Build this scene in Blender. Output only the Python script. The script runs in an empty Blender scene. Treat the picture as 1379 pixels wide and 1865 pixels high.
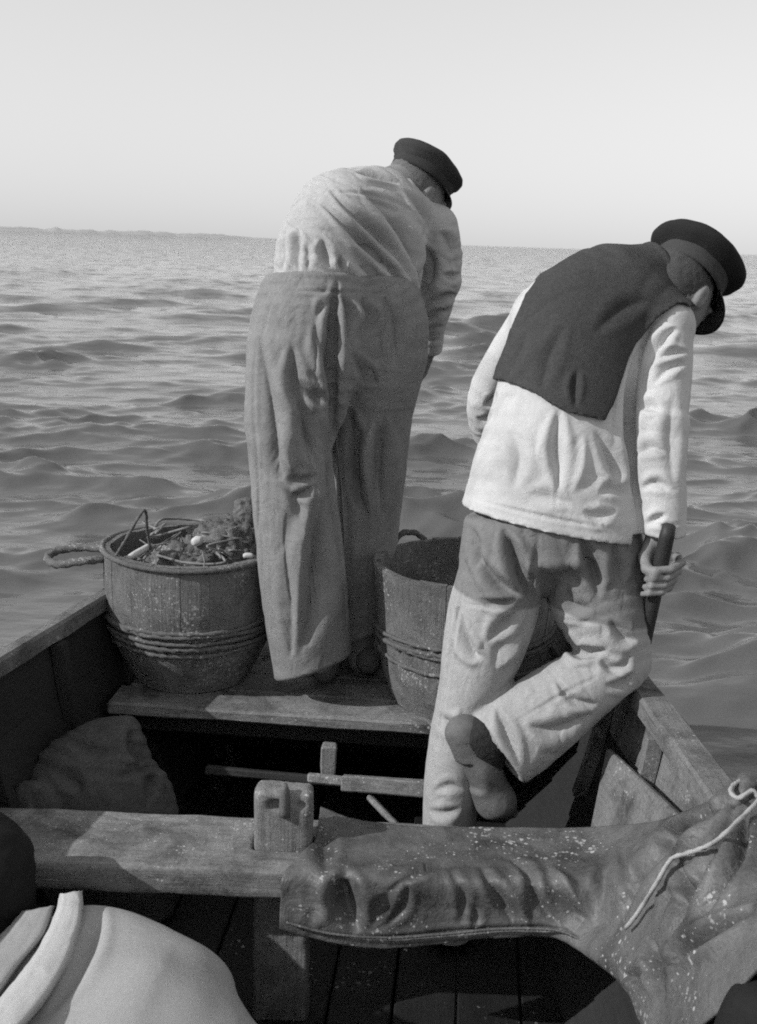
import bpy, bmesh, math, random
import numpy as np
from mathutils import Matrix

random.seed(7)
RNG = np.random.default_rng(11)
SC = bpy.context.scene
COL = SC.collection

# ------------------------------------------------------------------ camera
PW, PH, FOC = 1379.0, 1865.0, 2050.0          # photograph size and focal length, in its pixels
ROLL = math.radians(1.91)
PITCH = math.atan(491.2 / FOC)
CAM = np.array([0.0, 0.0, 1.75])
FW = np.array([0, math.cos(PITCH), -math.sin(PITCH)])
_u0 = np.array([0, math.sin(PITCH), math.cos(PITCH)])
RT = math.cos(ROLL) * np.array([1., 0, 0]) + math.sin(ROLL) * _u0
UP = math.cos(ROLL) * _u0 - math.sin(ROLL) * np.array([1., 0, 0])
cd = bpy.data.cameras.new('camera')
cam = bpy.data.objects.new('camera', cd)
COL.objects.link(cam)
cam.matrix_world = Matrix(((RT[0], UP[0], -FW[0], CAM[0]), (RT[1], UP[1], -FW[1], CAM[1]),
                           (RT[2], UP[2], -FW[2], CAM[2]), (0, 0, 0, 1)))
cd.sensor_fit = 'VERTICAL'
cd.sensor_height = 36.0
cd.lens = 36.0 * FOC / PH
cd.clip_start = 0.05
cd.clip_end = 20000
cd.dof.use_dof = True
cd.dof.focus_distance = 3.1
cd.dof.aperture_fstop = 9.0
SC.camera = cam

# ------------------------------------------------------------------ sky and sun
SUN_TO = np.array([-0.86, -0.33, 0.60])
SUN_TO = SUN_TO / np.linalg.norm(SUN_TO)
SUN_EL = math.asin(SUN_TO[2])
SUN_ROT = math.atan2(SUN_TO[0], SUN_TO[1])
w = bpy.data.worlds.new('World')
SC.world = w
w.use_nodes = True
nt = w.node_tree
nt.nodes.clear()
sky = nt.nodes.new('ShaderNodeTexSky')
sky.sky_type = 'NISHITA'
sky.sun_disc = False
sky.sun_elevation = SUN_EL
sky.sun_rotation = SUN_ROT
sky.air_density = 1.0
sky.dust_density = 0.3
sky.ozone_density = 1.0
bw = nt.nodes.new('ShaderNodeSeparateColor')      # blue-sensitive black and white film
mx = nt.nodes.new('ShaderNodeMath'); mx.operation = 'MULTIPLY_ADD'
mx.inputs[1].default_value = 0.90
m2 = nt.nodes.new('ShaderNodeMath'); m2.operation = 'MULTIPLY'; m2.inputs[1].default_value = 0.10
bg = nt.nodes.new('ShaderNodeBackground')
bg.inputs['Strength'].default_value = 0.15
wo = nt.nodes.new('ShaderNodeOutputWorld')
nt.links.new(sky.outputs[0], bw.inputs[0])
nt.links.new(bw.outputs['Red'], m2.inputs[0])
nt.links.new(bw.outputs['Blue'], mx.inputs[0])
nt.links.new(m2.outputs[0], mx.inputs[2])
hz = nt.nodes.new('ShaderNodeMath'); hz.operation = 'POWER'; hz.inputs[1].default_value = 0.5     # hazy air: evens out the whole dome
hs = nt.nodes.new('ShaderNodeMath'); hs.operation = 'MULTIPLY'; hs.inputs[1].default_value = 2.55
nt.links.new(mx.outputs[0], hz.inputs[0]); nt.links.new(hz.outputs[0], hs.inputs[0])
nt.links.new(hs.outputs[0], bg.inputs['Color'])
nt.links.new(bg.outputs[0], wo.inputs[0])
sd = bpy.data.lights.new('sun', 'SUN')
sd.energy = 4.4
sd.angle = math.radians(0.6)
sd.color = (1, 1, 1)
sun = bpy.data.objects.new('sun', sd)
COL.objects.link(sun)
_z = SUN_TO; _x = np.cross([0, 0, 1], _z); _x /= np.linalg.norm(_x); _y = np.cross(_z, _x)
sun.matrix_world = Matrix(((_x[0], _y[0], _z[0], -6), (_x[1], _y[1], _z[1], -3), (_x[2], _y[2], _z[2], 6), (0, 0, 0, 1)))

SC.view_settings.view_transform = 'Standard'
SC.view_settings.look = 'None'
SC.view_settings.exposure = -0.2
SC.view_settings.gamma = 1.0
SC.view_settings.use_curve_mapping = False
SC.cycles.filter_width = 1.9
SC.cycles.max_bounces = 6
SC.cycles.use_denoising = False
SC.cycles.use_adaptive_sampling = True
SC.cycles.adaptive_threshold = 0.026
SC.cycles.adaptive_min_samples = 12

# ------------------------------------------------------------------ measuring helpers
def ray(x, y):
    return FW + RT * (x - PW / 2) / FOC - UP * (y - PH / 2) / FOC
def at(x, y, Y):                       # point seen at photo pixel (x, y), Y metres ahead
    d = ray(x, y); return CAM + d * (Y / d[1])
def atz(x, y, z):                      # point seen at photo pixel (x, y) on the level z
    d = ray(x, y); return CAM + d * ((z - CAM[2]) / d[2])
def proj(P):
    q = P - CAM; z = q @ FW
    return PW / 2 + FOC * (q @ RT) / z, PH / 2 - FOC * (q @ UP) / z
def nrm(v):
    v = np.asarray(v, float); return v / (np.linalg.norm(v) + 1e-12)
def V(*a): return np.array(a, float)

# ------------------------------------------------------------------ noise
def vnoise(P, scale, seed=0):
    Q = np.asarray(P) * scale + seed * 17.31
    i = np.floor(Q).astype(np.int64); f = Q - i; f = f * f * (3 - 2 * f)
    def h(a, b, c):
        n = (a * 73856093) ^ (b * 19349663) ^ (c * 83492791) ^ (seed * 2654435761)
        n = (n ^ (n >> 13)) * 1274126177 & 0x7fffffff
        n = (n ^ (n >> 16)) & 0xffff
        return n / 32767.5 - 1.0
    r = 0
    for dx in (0, 1):
        wx = f[:, 0] if dx else 1 - f[:, 0]
        for dy in (0, 1):
            wy = f[:, 1] if dy else 1 - f[:, 1]
            for dz in (0, 1):
                wz = f[:, 2] if dz else 1 - f[:, 2]
                r = r + wx * wy * wz * h(i[:, 0] + dx, i[:, 1] + dy, i[:, 2] + dz)
    return r
def fbm(P, scale, seed=0, octv=3):
    r = 0; a = 1.0
    for o in range(octv):
        r = r + a * vnoise(P, scale * 2 ** o, seed + o); a *= 0.5
    return r

# ------------------------------------------------------------------ materials (black and white film: greys only)
def mat(name, base, var=0.25, nscale=12.0, rough=0.85, bump=0.15, bscale=180.0, spec=0.3, grain=None, gstr=0.35,
        specks=0.0, spk=90.0, spkcol=0.7, weave=0.0, coarse=3.0, dark=0.0, crease=0.0, cscale=26.0, fine=0.10):
    m = bpy.data.materials.new(name); m.use_nodes = True
    t = m.node_tree; N = t.nodes; L = t.links; b = N['Principled BSDF']
    tc = N.new('ShaderNodeTexCoord')
    def noise(scale, detail=5, src=None, rough_=0.6, dist=0.0):
        n = N.new('ShaderNodeTexNoise'); n.inputs['Scale'].default_value = scale
        n.inputs['Detail'].default_value = detail; n.inputs['Roughness'].default_value = rough_
        n.inputs['Distortion'].default_value = dist
        L.new(src if src else tc.outputs['Object'], n.inputs['Vector']); return n.outputs['Fac']
    def mth(op, a, b_, c=None):
        q = N.new('ShaderNodeMath'); q.operation = op
        for k, s in enumerate((a, b_, c)):
            if s is None: continue
            if isinstance(s, (int, float)): q.inputs[k].default_value = s
            else: L.new(s, q.inputs[k])
        return q.outputs[0]
    n1 = noise(nscale); n2 = noise(coarse, 3)
    f = mth('ADD', mth('MULTIPLY', mth('SUBTRACT', n1, 0.5), 2 * var), mth('MULTIPLY', mth('SUBTRACT', n2, 0.5), 2.4 * var))
    f = mth('ADD', f, mth('MULTIPLY', mth('SUBTRACT', noise(nscale * 7, 4, None, 0.8), 0.5), 2.0 * var))
    h = noise(bscale, 4)
    if grain:
        mp = N.new('ShaderNodeMapping'); sc = {'x': (1.2, 26, 26), 'y': (26, 1.2, 26), 'z': (26, 26, 1.2)}[grain]
        mp.inputs['Scale'].default_value = sc; L.new(tc.outputs['Object'], mp.inputs['Vector'])
        g = noise(3.2, 8, mp.outputs[0], 0.7, 0.4)
        f = mth('ADD', f, mth('MULTIPLY', mth('SUBTRACT', g, 0.5), 2 * gstr))
        h = mth('ADD', mth('MULTIPLY', h, 0.4), mth('MULTIPLY', g, 1.6))
    if weave:
        wv = N.new('ShaderNodeTexWave'); wv.inputs['Scale'].default_value = weave; wv.inputs['Distortion'].default_value = 2.0
        L.new(tc.outputs['Object'], wv.inputs['Vector']); h = mth('ADD', h, mth('MULTIPLY', wv.outputs['Fac'], 0.4))
    f = mth('ADD', f, mth('MULTIPLY', mth('SUBTRACT', noise(130.0, 3, None, 0.9), 0.5), 4.0 * fine))
    val = mth('MULTIPLY', mth('ADD', f, 1.0), base)
    if dark:                                   # stains with shapes of their own
        sn = noise(7.0, 6, None, 0.65, 0.5)
        val = mth('MULTIPLY', val, mth('SUBTRACT', 1.0, mth('MULTIPLY', mth('MULTIPLY', mth('MINIMUM', mth('MAXIMUM', mth('SUBTRACT', sn, 0.46), 0.0), 0.22), 4.5), dark)))
    if specks:                                 # fish scales and dried salt
        dn = N.new('ShaderNodeTexNoise'); dn.inputs['Scale'].default_value = spk * 1.5; L.new(tc.outputs['Object'], dn.inputs['Vector'])
        dv = N.new('ShaderNodeVectorMath'); dv.operation = 'MULTIPLY_ADD'; L.new(dn.outputs['Color'], dv.inputs[0])
        dv.inputs[1].default_value = (0.9 / spk,) * 3; L.new(tc.outputs['Object'], dv.inputs[2])
        vo = N.new('ShaderNodeTexVoronoi'); vo.inputs['Scale'].default_value = spk * 1.3; L.new(dv.outputs[0], vo.inputs['Vector'])
        sc3 = N.new('ShaderNodeSeparateColor'); L.new(vo.outputs['Color'], sc3.inputs[0])
        cl = noise(6.0, 4)
        thr = mth('MULTIPLY', mth('MULTIPLY', mth('MAXIMUM', mth('SUBTRACT', cl, 0.40), 0.0), specks * 20), mth('MULTIPLY', sc3.outputs[0], sc3.outputs[0]))
        near = mth('MINIMUM', mth('MAXIMUM', mth('MULTIPLY', mth('SUBTRACT', thr, vo.outputs['Distance']), 9.0), 0.0), 1.0)
        near = mth('MULTIPLY', near, mth('ADD', mth('MULTIPLY', sc3.outputs[1], 0.7), 0.3))
        val = mth('ADD', mth('MULTIPLY', val, mth('SUBTRACT', 1.0, near)), mth('MULTIPLY', near, spkcol))
    val = mth('MINIMUM', mth('MAXIMUM', val, base * 0.15), 0.9)
    cb = N.new('ShaderNodeCombineColor')
    for k in range(3): L.new(val, cb.inputs[k])
    L.new(cb.outputs[0], b.inputs['Base Color'])
    b.inputs['Roughness'].default_value = rough
    b.inputs['Specular IOR Level'].default_value = spec
    bp = N.new('ShaderNodeBump'); bp.inputs['Strength'].default_value = bump; bp.inputs['Distance'].default_value = 0.004
    L.new(h, bp.inputs['Height']); L.new(bp.outputs[0], b.inputs['Normal'])
    if crease:
        rd = mth('ABSOLUTE', mth('SUBTRACT', noise(cscale, 4, None, 0.55, 0.8), 0.5), 0.0)
        b2 = N.new('ShaderNodeBump'); b2.inputs['Strength'].default_value = 1.0; b2.inputs['Distance'].default_value = crease
        L.new(rd, b2.inputs['Height']); L.new(b2.outputs[0], bp.inputs['Normal'])
    return m
def two_tone(m, zcut_a, zcut_b, factor, wob=0.02):
    """cloth whose lower part (below a sloping line in object space) is of a paler patch fabric"""
    t = m.node_tree; N = t.nodes; L = t.links; b = N['Principled BSDF']
    src = b.inputs['Base Color'].links[0].from_socket
    tc = N.new('ShaderNodeTexCoord'); sp = N.new('ShaderNodeSeparateXYZ'); L.new(tc.outputs['Object'], sp.inputs[0])
    q = N.new('ShaderNodeMath'); q.operation = 'MULTIPLY_ADD'; L.new(sp.outputs[0], q.inputs[0])
    q.inputs[1].default_value = zcut_b; q.inputs[2].default_value = zcut_a
    n = N.new('ShaderNodeTexNoise'); n.inputs['Scale'].default_value = 9; L.new(tc.outputs['Object'], n.inputs['Vector'])
    q2 = N.new('ShaderNodeMath'); q2.operation = 'MULTIPLY_ADD'; L.new(n.outputs['Fac'], q2.inputs[0]); q2.inputs[1].default_value = wob
    L.new(q.outputs[0], q2.inputs[2])
    s = N.new('ShaderNodeMath'); s.operation = 'SUBTRACT'; L.new(q2.outputs[0], s.inputs[0]); L.new(sp.outputs[2], s.inputs[1])
    mr = N.new('ShaderNodeMapRange'); mr.inputs['From Min'].default_value = -0.004; mr.inputs['From Max'].default_value = 0.004
    mr.inputs['To Min'].default_value = 1.0; mr.inputs['To Max'].default_value = factor; L.new(s.outputs[0], mr.inputs['Value'])
    vm = N.new('ShaderNodeVectorMath'); vm.operation = 'SCALE'; L.new(src, vm.inputs[0]); L.new(mr.outputs[0], vm.inputs['Scale'])
    L.new(vm.outputs[0], b.inputs['Base Color'])

M = {}
M['shirt'] = mat('pale_shirt_cloth', 0.4, 0.10, 16, 0.9, 0.12, 420, 0.15, coarse=5, crease=0.0045, cscale=16)
M['trousersA'] = mat('oiled_trouser_cloth', 0.21, 0.16, 24, 0.8, 0.25, 330, 0.25, coarse=6, crease=0.0054, cscale=14, fine=0.16)
M['jacket'] = mat('white_jacket_cloth', 0.5, 0.07, 14, 0.9, 0.12, 420, 0.15, dark=0.22, coarse=6, crease=0.0045, cscale=15, fine=0.06)
M['collar'] = mat('dark_wool', 0.06, 0.2, 60, 0.95, 0.5, 500, 0.1, crease=0.0027, cscale=14, fine=0.2)
M['trousersB'] = mat('patched_trouser_cloth', 0.175, 0.12, 24, 0.85, 0.2, 330, 0.2, specks=0.02, spk=60, spkcol=0.02, coarse=6, crease=0.0054, cscale=15, fine=0.14)
M['capB'] = mat('navy_cap_cloth', 0.022, 0.15, 40, 0.9, 0.3, 500, 0.15)
M['band'] = mat('cap_band_cloth', 0.05, 0.15, 40, 0.8, 0.3, 300, 0.2)
M['capA'] = mat('worn_cap_cloth', 0.04, 0.3, 40, 0.9, 0.3, 400, 0.15)
M['visor'] = mat('shiny_cap_visor', 0.015, 0.1, 20, 0.35, 0.05, 200, 0.5)
M['skin'] = mat('weathered_skin', 0.2, 0.12, 30, 0.6, 0.25, 260, 0.35)
M['hair'] = mat('short_dark_hair', 0.06, 0.4, 90, 0.8, 0.6, 400, 0.3)
M['clog'] = mat('worn_clog_wood', 0.13, 0.22, 18, 0.75, 0.3, 120, 0.3, dark=0.3)
M['sock'] = mat('knitted_wool_sock', 0.035, 0.3, 130, 0.95, 1.0, 160, 0.1)
M['rod'] = mat('dark_tarred_rod', 0.025, 0.3, 30, 0.6, 0.2, 100, 0.4)
M['tub'] = mat('weathered_tub_wood', 0.155, 0.42, 22, 0.9, 0.8, 110, 0.2, grain='z', gstr=0.12, dark=0.4, specks=0.20, spk=110, spkcol=0.36, fine=0.28)
M['rope'] = mat('wet_hemp_rope', 0.115, 0.35, 60, 0.9, 0.5, 200, 0.2, specks=0.2, spk=100, spkcol=0.36, fine=0.25)
M['woodx'] = mat('grey_boat_wood_thwart', 0.19, 0.30, 9, 0.8, 0.6, 90, 0.3, grain='x', gstr=0.45, specks=0.13, spk=110, spkcol=0.4, dark=0.7, fine=0.34)
M['woody'] = mat('grey_boat_wood_plank', 0.15, 0.28, 9, 0.8, 0.5, 90, 0.3, grain='y', gstr=0.45, specks=0.12, spk=100, spkcol=0.36, dark=0.7, fine=0.34)
M['woodz'] = mat('grey_boat_wood_post', 0.2, 0.28, 14, 0.8, 0.6, 100, 0.3, grain='z', gstr=0.5, specks=0.16, spk=90, spkcol=0.45, dark=0.5, fine=0.34)
M['tar_shade'] = mat('tar_and_shade_hull_wood', 0.022, 0.3, 9, 0.75, 0.4, 90, 0.3, grain='y', gstr=0.4)
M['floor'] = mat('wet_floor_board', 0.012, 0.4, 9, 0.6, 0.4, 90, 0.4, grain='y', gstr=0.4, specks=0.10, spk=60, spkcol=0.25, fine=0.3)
M['oil'] = mat('oilskin_cloth', 0.105, 0.34, 20, 0.5, 0.3, 150, 0.35, specks=0.15, spk=90, spkcol=0.42, dark=0.6, coarse=5, crease=0.0063, cscale=20, fine=0.18)
M['canvas'] = mat('pale_canvas', 0.33, 0.06, 16, 0.9, 0.2, 500, 0.15, coarse=3, crease=0.0018, cscale=8, fine=0.10)
M['canvas2'] = mat('white_canvas_hem', 0.45, 0.08, 16, 0.9, 0.2, 500, 0.15, crease=0.0027, cscale=14, fine=0.08)
M['sack'] = mat('dirty_sack_cloth', 0.085, 0.28, 14, 0.9, 0.3, 200, 0.15, dark=0.4, crease=0.0054, cscale=20, fine=0.2)
M['black'] = mat('black_wet_cloth', 0.012, 0.3, 20, 0.8, 0.3, 200, 0.2)
M['net'] = mat('tangled_line', 0.2, 0.5, 40, 0.9, 0.4, 200, 0.2)
M['weed'] = mat('dark_weed', 0.1, 0.8, 40, 0.7, 0.6, 150, 0.4, specks=0.15, spk=80, spkcol=0.35, fine=0.3)
M['cork'] = mat('pale_cork', 0.5, 0.2, 40, 0.9, 0.3, 150, 0.2)
M['cord'] = mat('white_cord', 0.33, 0.2, 80, 0.9, 0.4, 300, 0.2)
M['iron'] = mat('rusty_iron', 0.10, 0.4, 40, 0.7, 0.4, 150, 0.4)
M['land'] = mat('far_coast', 0.33, 0.25, 0.02, 0.95, 0.0, 1, 0.1, coarse=0.008)

# ------------------------------------------------------------------ object helpers
ORG = {}
def tag(o, label=None, cat=None, group=None, kind=None):
    if label: o['label'] = label
    if cat: o['category'] = cat
    if group: o['group'] = group
    if kind: o['kind'] = kind
    return o
def empty(name, loc):
    o = bpy.data.objects.new(name, None); COL.objects.link(o); o.location = loc
    o.empty_display_size = 0.1; ORG[o.name] = np.array(loc, float); return o
def mk(name, verts, faces, m, parent=None, smooth=True, org=None):
    v = np.asarray(verts, float)
    if parent is not None: o0 = ORG[parent.name]
    elif org is not None: o0 = np.array(org, float)
    else: o0 = np.array([v[:, 0].mean(), v[:, 1].mean(), v[:, 2].min()])
    me = bpy.data.meshes.new(name)
    v = v - o0
    if isinstance(faces, np.ndarray):
        n, k = faces.shape
        me.vertices.add(len(v)); me.vertices.foreach_set('co', v.astype(np.float32).ravel())
        me.loops.add(n * k); me.loops.foreach_set('vertex_index', faces.astype(np.int32).ravel())
        me.polygons.add(n); me.polygons.foreach_set('loop_start', np.arange(0, n * k, k, dtype=np.int32))
        me.polygons.foreach_set('loop_total', np.full(n, k, np.int32))
        me.update(calc_edges=True)
    else:
        me.from_pydata([tuple(p) for p in v], [], faces); me.update()
    if smooth: me.polygons.foreach_set('use_smooth', np.ones(len(me.polygons), bool))
    me.materials.append(m)
    o = bpy.data.objects.new(name, me); COL.objects.link(o)
    ORG[o.name] = o0
    if parent is not None: o.parent = parent
    else: o.location = o0
    return o

# ---- distance-field sculpting -------------------------------------------------
class Field:
    def __init__(s, lo, hi, h):
        s.lo = np.array(lo, float); s.h = h
        s.n = np.ceil((np.array(hi) - s.lo) / h).astype(int) + 1
        s.f = np.full(s.n, 0.3, np.float32)
    def block(s, lo, hi):
        a = np.clip(np.floor((np.array(lo) - s.lo) / s.h).astype(int), 0, s.n)
        b = np.clip(np.ceil((np.array(hi) - s.lo) / s.h).astype(int) + 1, 0, s.n)
        sl = tuple(slice(i, j) for i, j in zip(a, b))
        ax = [s.lo[k] + s.h * np.arange(a[k], b[k]) for k in range(3)]
        return sl, np.meshgrid(*ax, indexing='ij')
    def add(s, sl, v, k):
        c = s.f[sl]
        if c.size == 0: return
        if k > 0:
            hh = np.maximum(k - np.abs(c - v), 0) / k
            s.f[sl] = np.minimum(c, v) - hh * hh * k * 0.25
        else: s.f[sl] = np.minimum(c, v)
    def sub(s, sl, v, k=0.006):
        c = s.f[sl]
        hh = np.maximum(k - np.abs(c + v), 0) / k
        s.f[sl] = np.maximum(c, -v) + hh * hh * k * 0.25
    def seg(s, p0, p1, a0, a1, b0, b1, k=0.03, u=None, cap=1.0, sub=False):
        p0 = np.array(p0, float); p1 = np.array(p1, float)
        ax = p1 - p0; Ln = np.linalg.norm(ax) + 1e-9; ax = ax / Ln
        if u is None:
            u = np.cross(ax, FW)
            if np.linalg.norm(u) < 0.15: u = RT
        u = nrm(u - ax * (u @ ax)); v = np.cross(ax, u)
        mg = max(a0, a1, b0, b1) * max(1, cap) + k + 0.03
        sl, (X, Y, Z) = s.block(np.minimum(p0, p1) - mg, np.maximum(p0, p1) + mg)
        X = X - p0[0]; Y = Y - p0[1]; Z = Z - p0[2]
        wv = X * ax[0] + Y * ax[1] + Z * ax[2]
        t = np.clip(wv / Ln, 0, 1); dw = wv - t * Ln
        du = X * u[0] + Y * u[1] + Z * u[2]; dv = X * v[0] + Y * v[1] + Z * v[2]
        a = a0 + (a1 - a0) * t; b = b0 + (b1 - b0) * t; c = np.minimum(a, b) * cap
        k0 = np.sqrt((du / a) ** 2 + (dv / b) ** 2 + (dw / c) ** 2)
        k1 = np.sqrt((du / a ** 2) ** 2 + (dv / b ** 2) ** 2 + (dw / c ** 2) ** 2) + 1e-9
        val = np.where(k0 < 1e-3, -np.minimum(a, b), k0 * (k0 - 1) / k1)
        val = np.maximum(val, -0.2).astype(np.float32)
        (s.sub(sl, val) if sub else s.add(sl, val, k))
    def loft(s, keys, k=0.035, cap=1.0, sub=False):
        """keys: (photo x, photo y, metres ahead, half width in photo px, half depth in m)"""
        P = np.array([at(q[0], q[1], q[2]) for q in keys])
        A = np.array([q[3] * ((p - CAM) @ FW) / FOC for q, p in zip(keys, P)]); B = np.array([q[4] for q in keys])
        if len(keys) > 2:                       # smooth curve through the keys
            S = spline(np.column_stack([P, A, B]), 3); P, A, B = S[:, :3], S[:, 3], S[:, 4]
        mg = max(A.max(), B.max()) * max(1, cap) + k + 0.03
        big, _ = s.block(P.min(0) - mg, P.max(0) + mg)
        tmp = Field.__new__(Field); tmp.lo = s.lo; tmp.h = s.h; tmp.n = s.n
        tmp.f = np.full(s.f[big].shape, 0.3, np.float32); tmp.off = np.array([q.start for q in big]); tmp.sh = np.array(tmp.f.shape)
        tmp.lo = s.lo + s.h * tmp.off; tmp.n = tmp.sh
        for i in range(len(P) - 1):
            tmp.seg(P[i], P[i + 1], A[i], A[i + 1], B[i], B[i + 1], 0, cap=cap)
        (s.sub(big, tmp.f) if sub else s.add(big, tmp.f, k))
    def chain(s, pts, rad, k=0.012):
        for i in range(len(pts) - 1):
            s.seg(pts[i], pts[i + 1], rad[i], rad[i + 1], rad[i], rad[i + 1], k)
    def ell(s, c, axes, r, k=0.02, sub=False):
        c = np.array(c, float); mg = max(r) + k + 0.03
        sl, (X, Y, Z) = s.block(c - mg, c + mg)
        X = X - c[0]; Y = Y - c[1]; Z = Z - c[2]
        q0 = 0; q1 = 0
        for ax, rr in zip(axes, r):
            d = X * ax[0] + Y * ax[1] + Z * ax[2]
            q0 = q0 + (d / rr) ** 2; q1 = q1 + (d / rr ** 2) ** 2
        q0 = np.sqrt(q0); val = np.where(q0 < 1e-3, -min(r), q0 * (q0 - 1) / (np.sqrt(q1) + 1e-9)).astype(np.float32)
        (s.sub(sl, val) if sub else s.add(sl, val, k))
    def rbox(s, c, axes, half, r=0.008, k=0.0, sub=False):
        c = np.array(c, float); mg = float(np.linalg.norm(half)) + 0.03
        ext = sum(np.abs(np.array(ax)) * hh for ax, hh in zip(axes, half)) + 0.03
        sl, (X, Y, Z) = s.block(c - ext, c + ext)
        X = X - c[0]; Y = Y - c[1]; Z = Z - c[2]
        q = [np.abs(X * ax[0] + Y * ax[1] + Z * ax[2]) - hh + r for ax, hh in zip(axes, half)]
        out = np.sqrt(sum(np.maximum(a, 0) ** 2 for a in q)); ins = np.minimum(np.maximum(np.maximum(q[0], q[1]), q[2]), 0)
        val = (out + ins - r).astype(np.float32)
        (s.sub(sl, val) if sub else s.add(sl, val, k))
    def cut(s, p, n, k=0.01):
        """keep the side the normal points away from"""
        sl, (X, Y, Z) = s.block(s.lo, s.lo + s.h * s.n)
        v = ((X - p[0]) * n[0] + (Y - p[1]) * n[1] + (Z - p[2]) * n[2]).astype(np.float32)
        hh = np.maximum(k - np.abs(s.f - v), 0) / k
        s.f = np.maximum(s.f, v) + hh * hh * k * 0.25
    def points(s):
        ax = [s.lo[k] + s.h * np.arange(s.n[k]) for k in range(3)]
        return np.meshgrid(*ax, indexing='ij')
    def mesh(s, smooth=3):
        f = s.f; n = f.shape
        ins = f < 0
        cnt = np.zeros((n[0] - 1, n[1] - 1, n[2] - 1), np.uint8)
        for dx in (0, 1):
            for dy in (0, 1):
                for dz in (0, 1):
                    cnt += ins[dx:n[0] - 1 + dx, dy:n[1] - 1 + dy, dz:n[2] - 1 + dz]
        act = np.argwhere((cnt > 0) & (cnt < 8))
        idx = np.full(cnt.shape, -1, np.int64); idx[tuple(act.T)] = np.arange(len(act))
        acc = np.zeros((len(act), 3)); num = np.zeros(len(act))
        cs = [(0, 0, 0), (1, 0, 0), (0, 1, 0), (1, 1, 0), (0, 0, 1), (1, 0, 1), (0, 1, 1), (1, 1, 1)]
        cv = [f[act[:, 0] + c[0], act[:, 1] + c[1], act[:, 2] + c[2]] for c in cs]
        for i in range(8):
            for j in range(i + 1, 8):
                d = [cs[j][q] - cs[i][q] for q in range(3)]
                if sum(abs(q) for q in d) != 1: continue
                a, b = cv[i], cv[j]; on = (a < 0) != (b < 0)
                t = np.where(on, a / np.where(on, a - b, 1), 0)
                for q in range(3): acc[:, q] += np.where(on, cs[i][q] + t * d[q], 0)
                num += on
        verts = s.lo + s.h * (act + acc / num[:, None])
        quads = []
        for q in range(3):
            r, t = (q + 1) % 3, (q + 2) % 3
            sa = [slice(None)] * 3; sb = [slice(None)] * 3
            sa[q] = slice(0, n[q] - 1); sb[q] = slice(1, n[q])
            for o in (r, t): sa[o] = slice(1, n[o] - 1); sb[o] = slice(1, n[o] - 1)
            A = ins[tuple(sa)]; B = ins[tuple(sb)]
            for flip, msk in ((False, A & ~B), (True, ~A & B)):
                e = np.argwhere(msk)
                if not len(e): continue
                e[:, r] += 1; e[:, t] += 1
                def cell(dr, dt):
                    c = e.copy(); c[:, r] += dr; c[:, t] += dt; return idx[tuple(c.T)]
                qd = np.stack([cell(-1, -1), cell(0, -1), cell(0, 0), cell(-1, 0)], 1)
                quads.append(qd[:, ::-1] if flip else qd)
        quads = np.concatenate(quads)
        verts = lap(verts, quads, smooth)
        return verts, quads
def lap(v, q, it, amt=0.5):
    e = np.concatenate([q[:, [0, 1]], q[:, [1, 2]], q[:, [2, 3]], q[:, [3, 0]]])
    e = np.concatenate([e, e[:, ::-1]])
    deg = np.bincount(e[:, 0], minlength=len(v)).astype(float) + 1e-9
    for _ in range(it):
        for sgn in (amt, -amt * 0.9):
            m = np.stack([np.bincount(e[:, 0], weights=v[e[:, 1], k], minlength=len(v)) for k in range(3)], 1) / deg[:, None]
            v = v + sgn * (m - v)
    return v
def normals(v, q):
    fn = np.cross(v[q[:, 2]] - v[q[:, 0]], v[q[:, 3]] - v[q[:, 1]])
    n = np.zeros_like(v)
    for k in range(4):
        for c in range(3): n[:, c] += np.bincount(q[:, k], weights=fn[:, c], minlength=len(v))
    return n / (np.linalg.norm(n, axis=1, keepdims=True) + 1e-12)
def spline(pts, n=12):
    p = np.array(pts, float); p = np.concatenate([[2 * p[0] - p[1]], p, [2 * p[-1] - p[-2]]])
    out = []
    for i in range(1, len(p) - 2):
        for t in np.linspace(0, 1, n, endpoint=False):
            a, b, c, d = p[i - 1], p[i], p[i + 1], p[i + 2]
            out.append(0.5 * (2 * b + (c - a) * t + (2 * a - 5 * b + 4 * c - d) * t * t + (3 * b - a - 3 * c + d) * t ** 3))
    out.append(p[-2]); return np.array(out)
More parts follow.
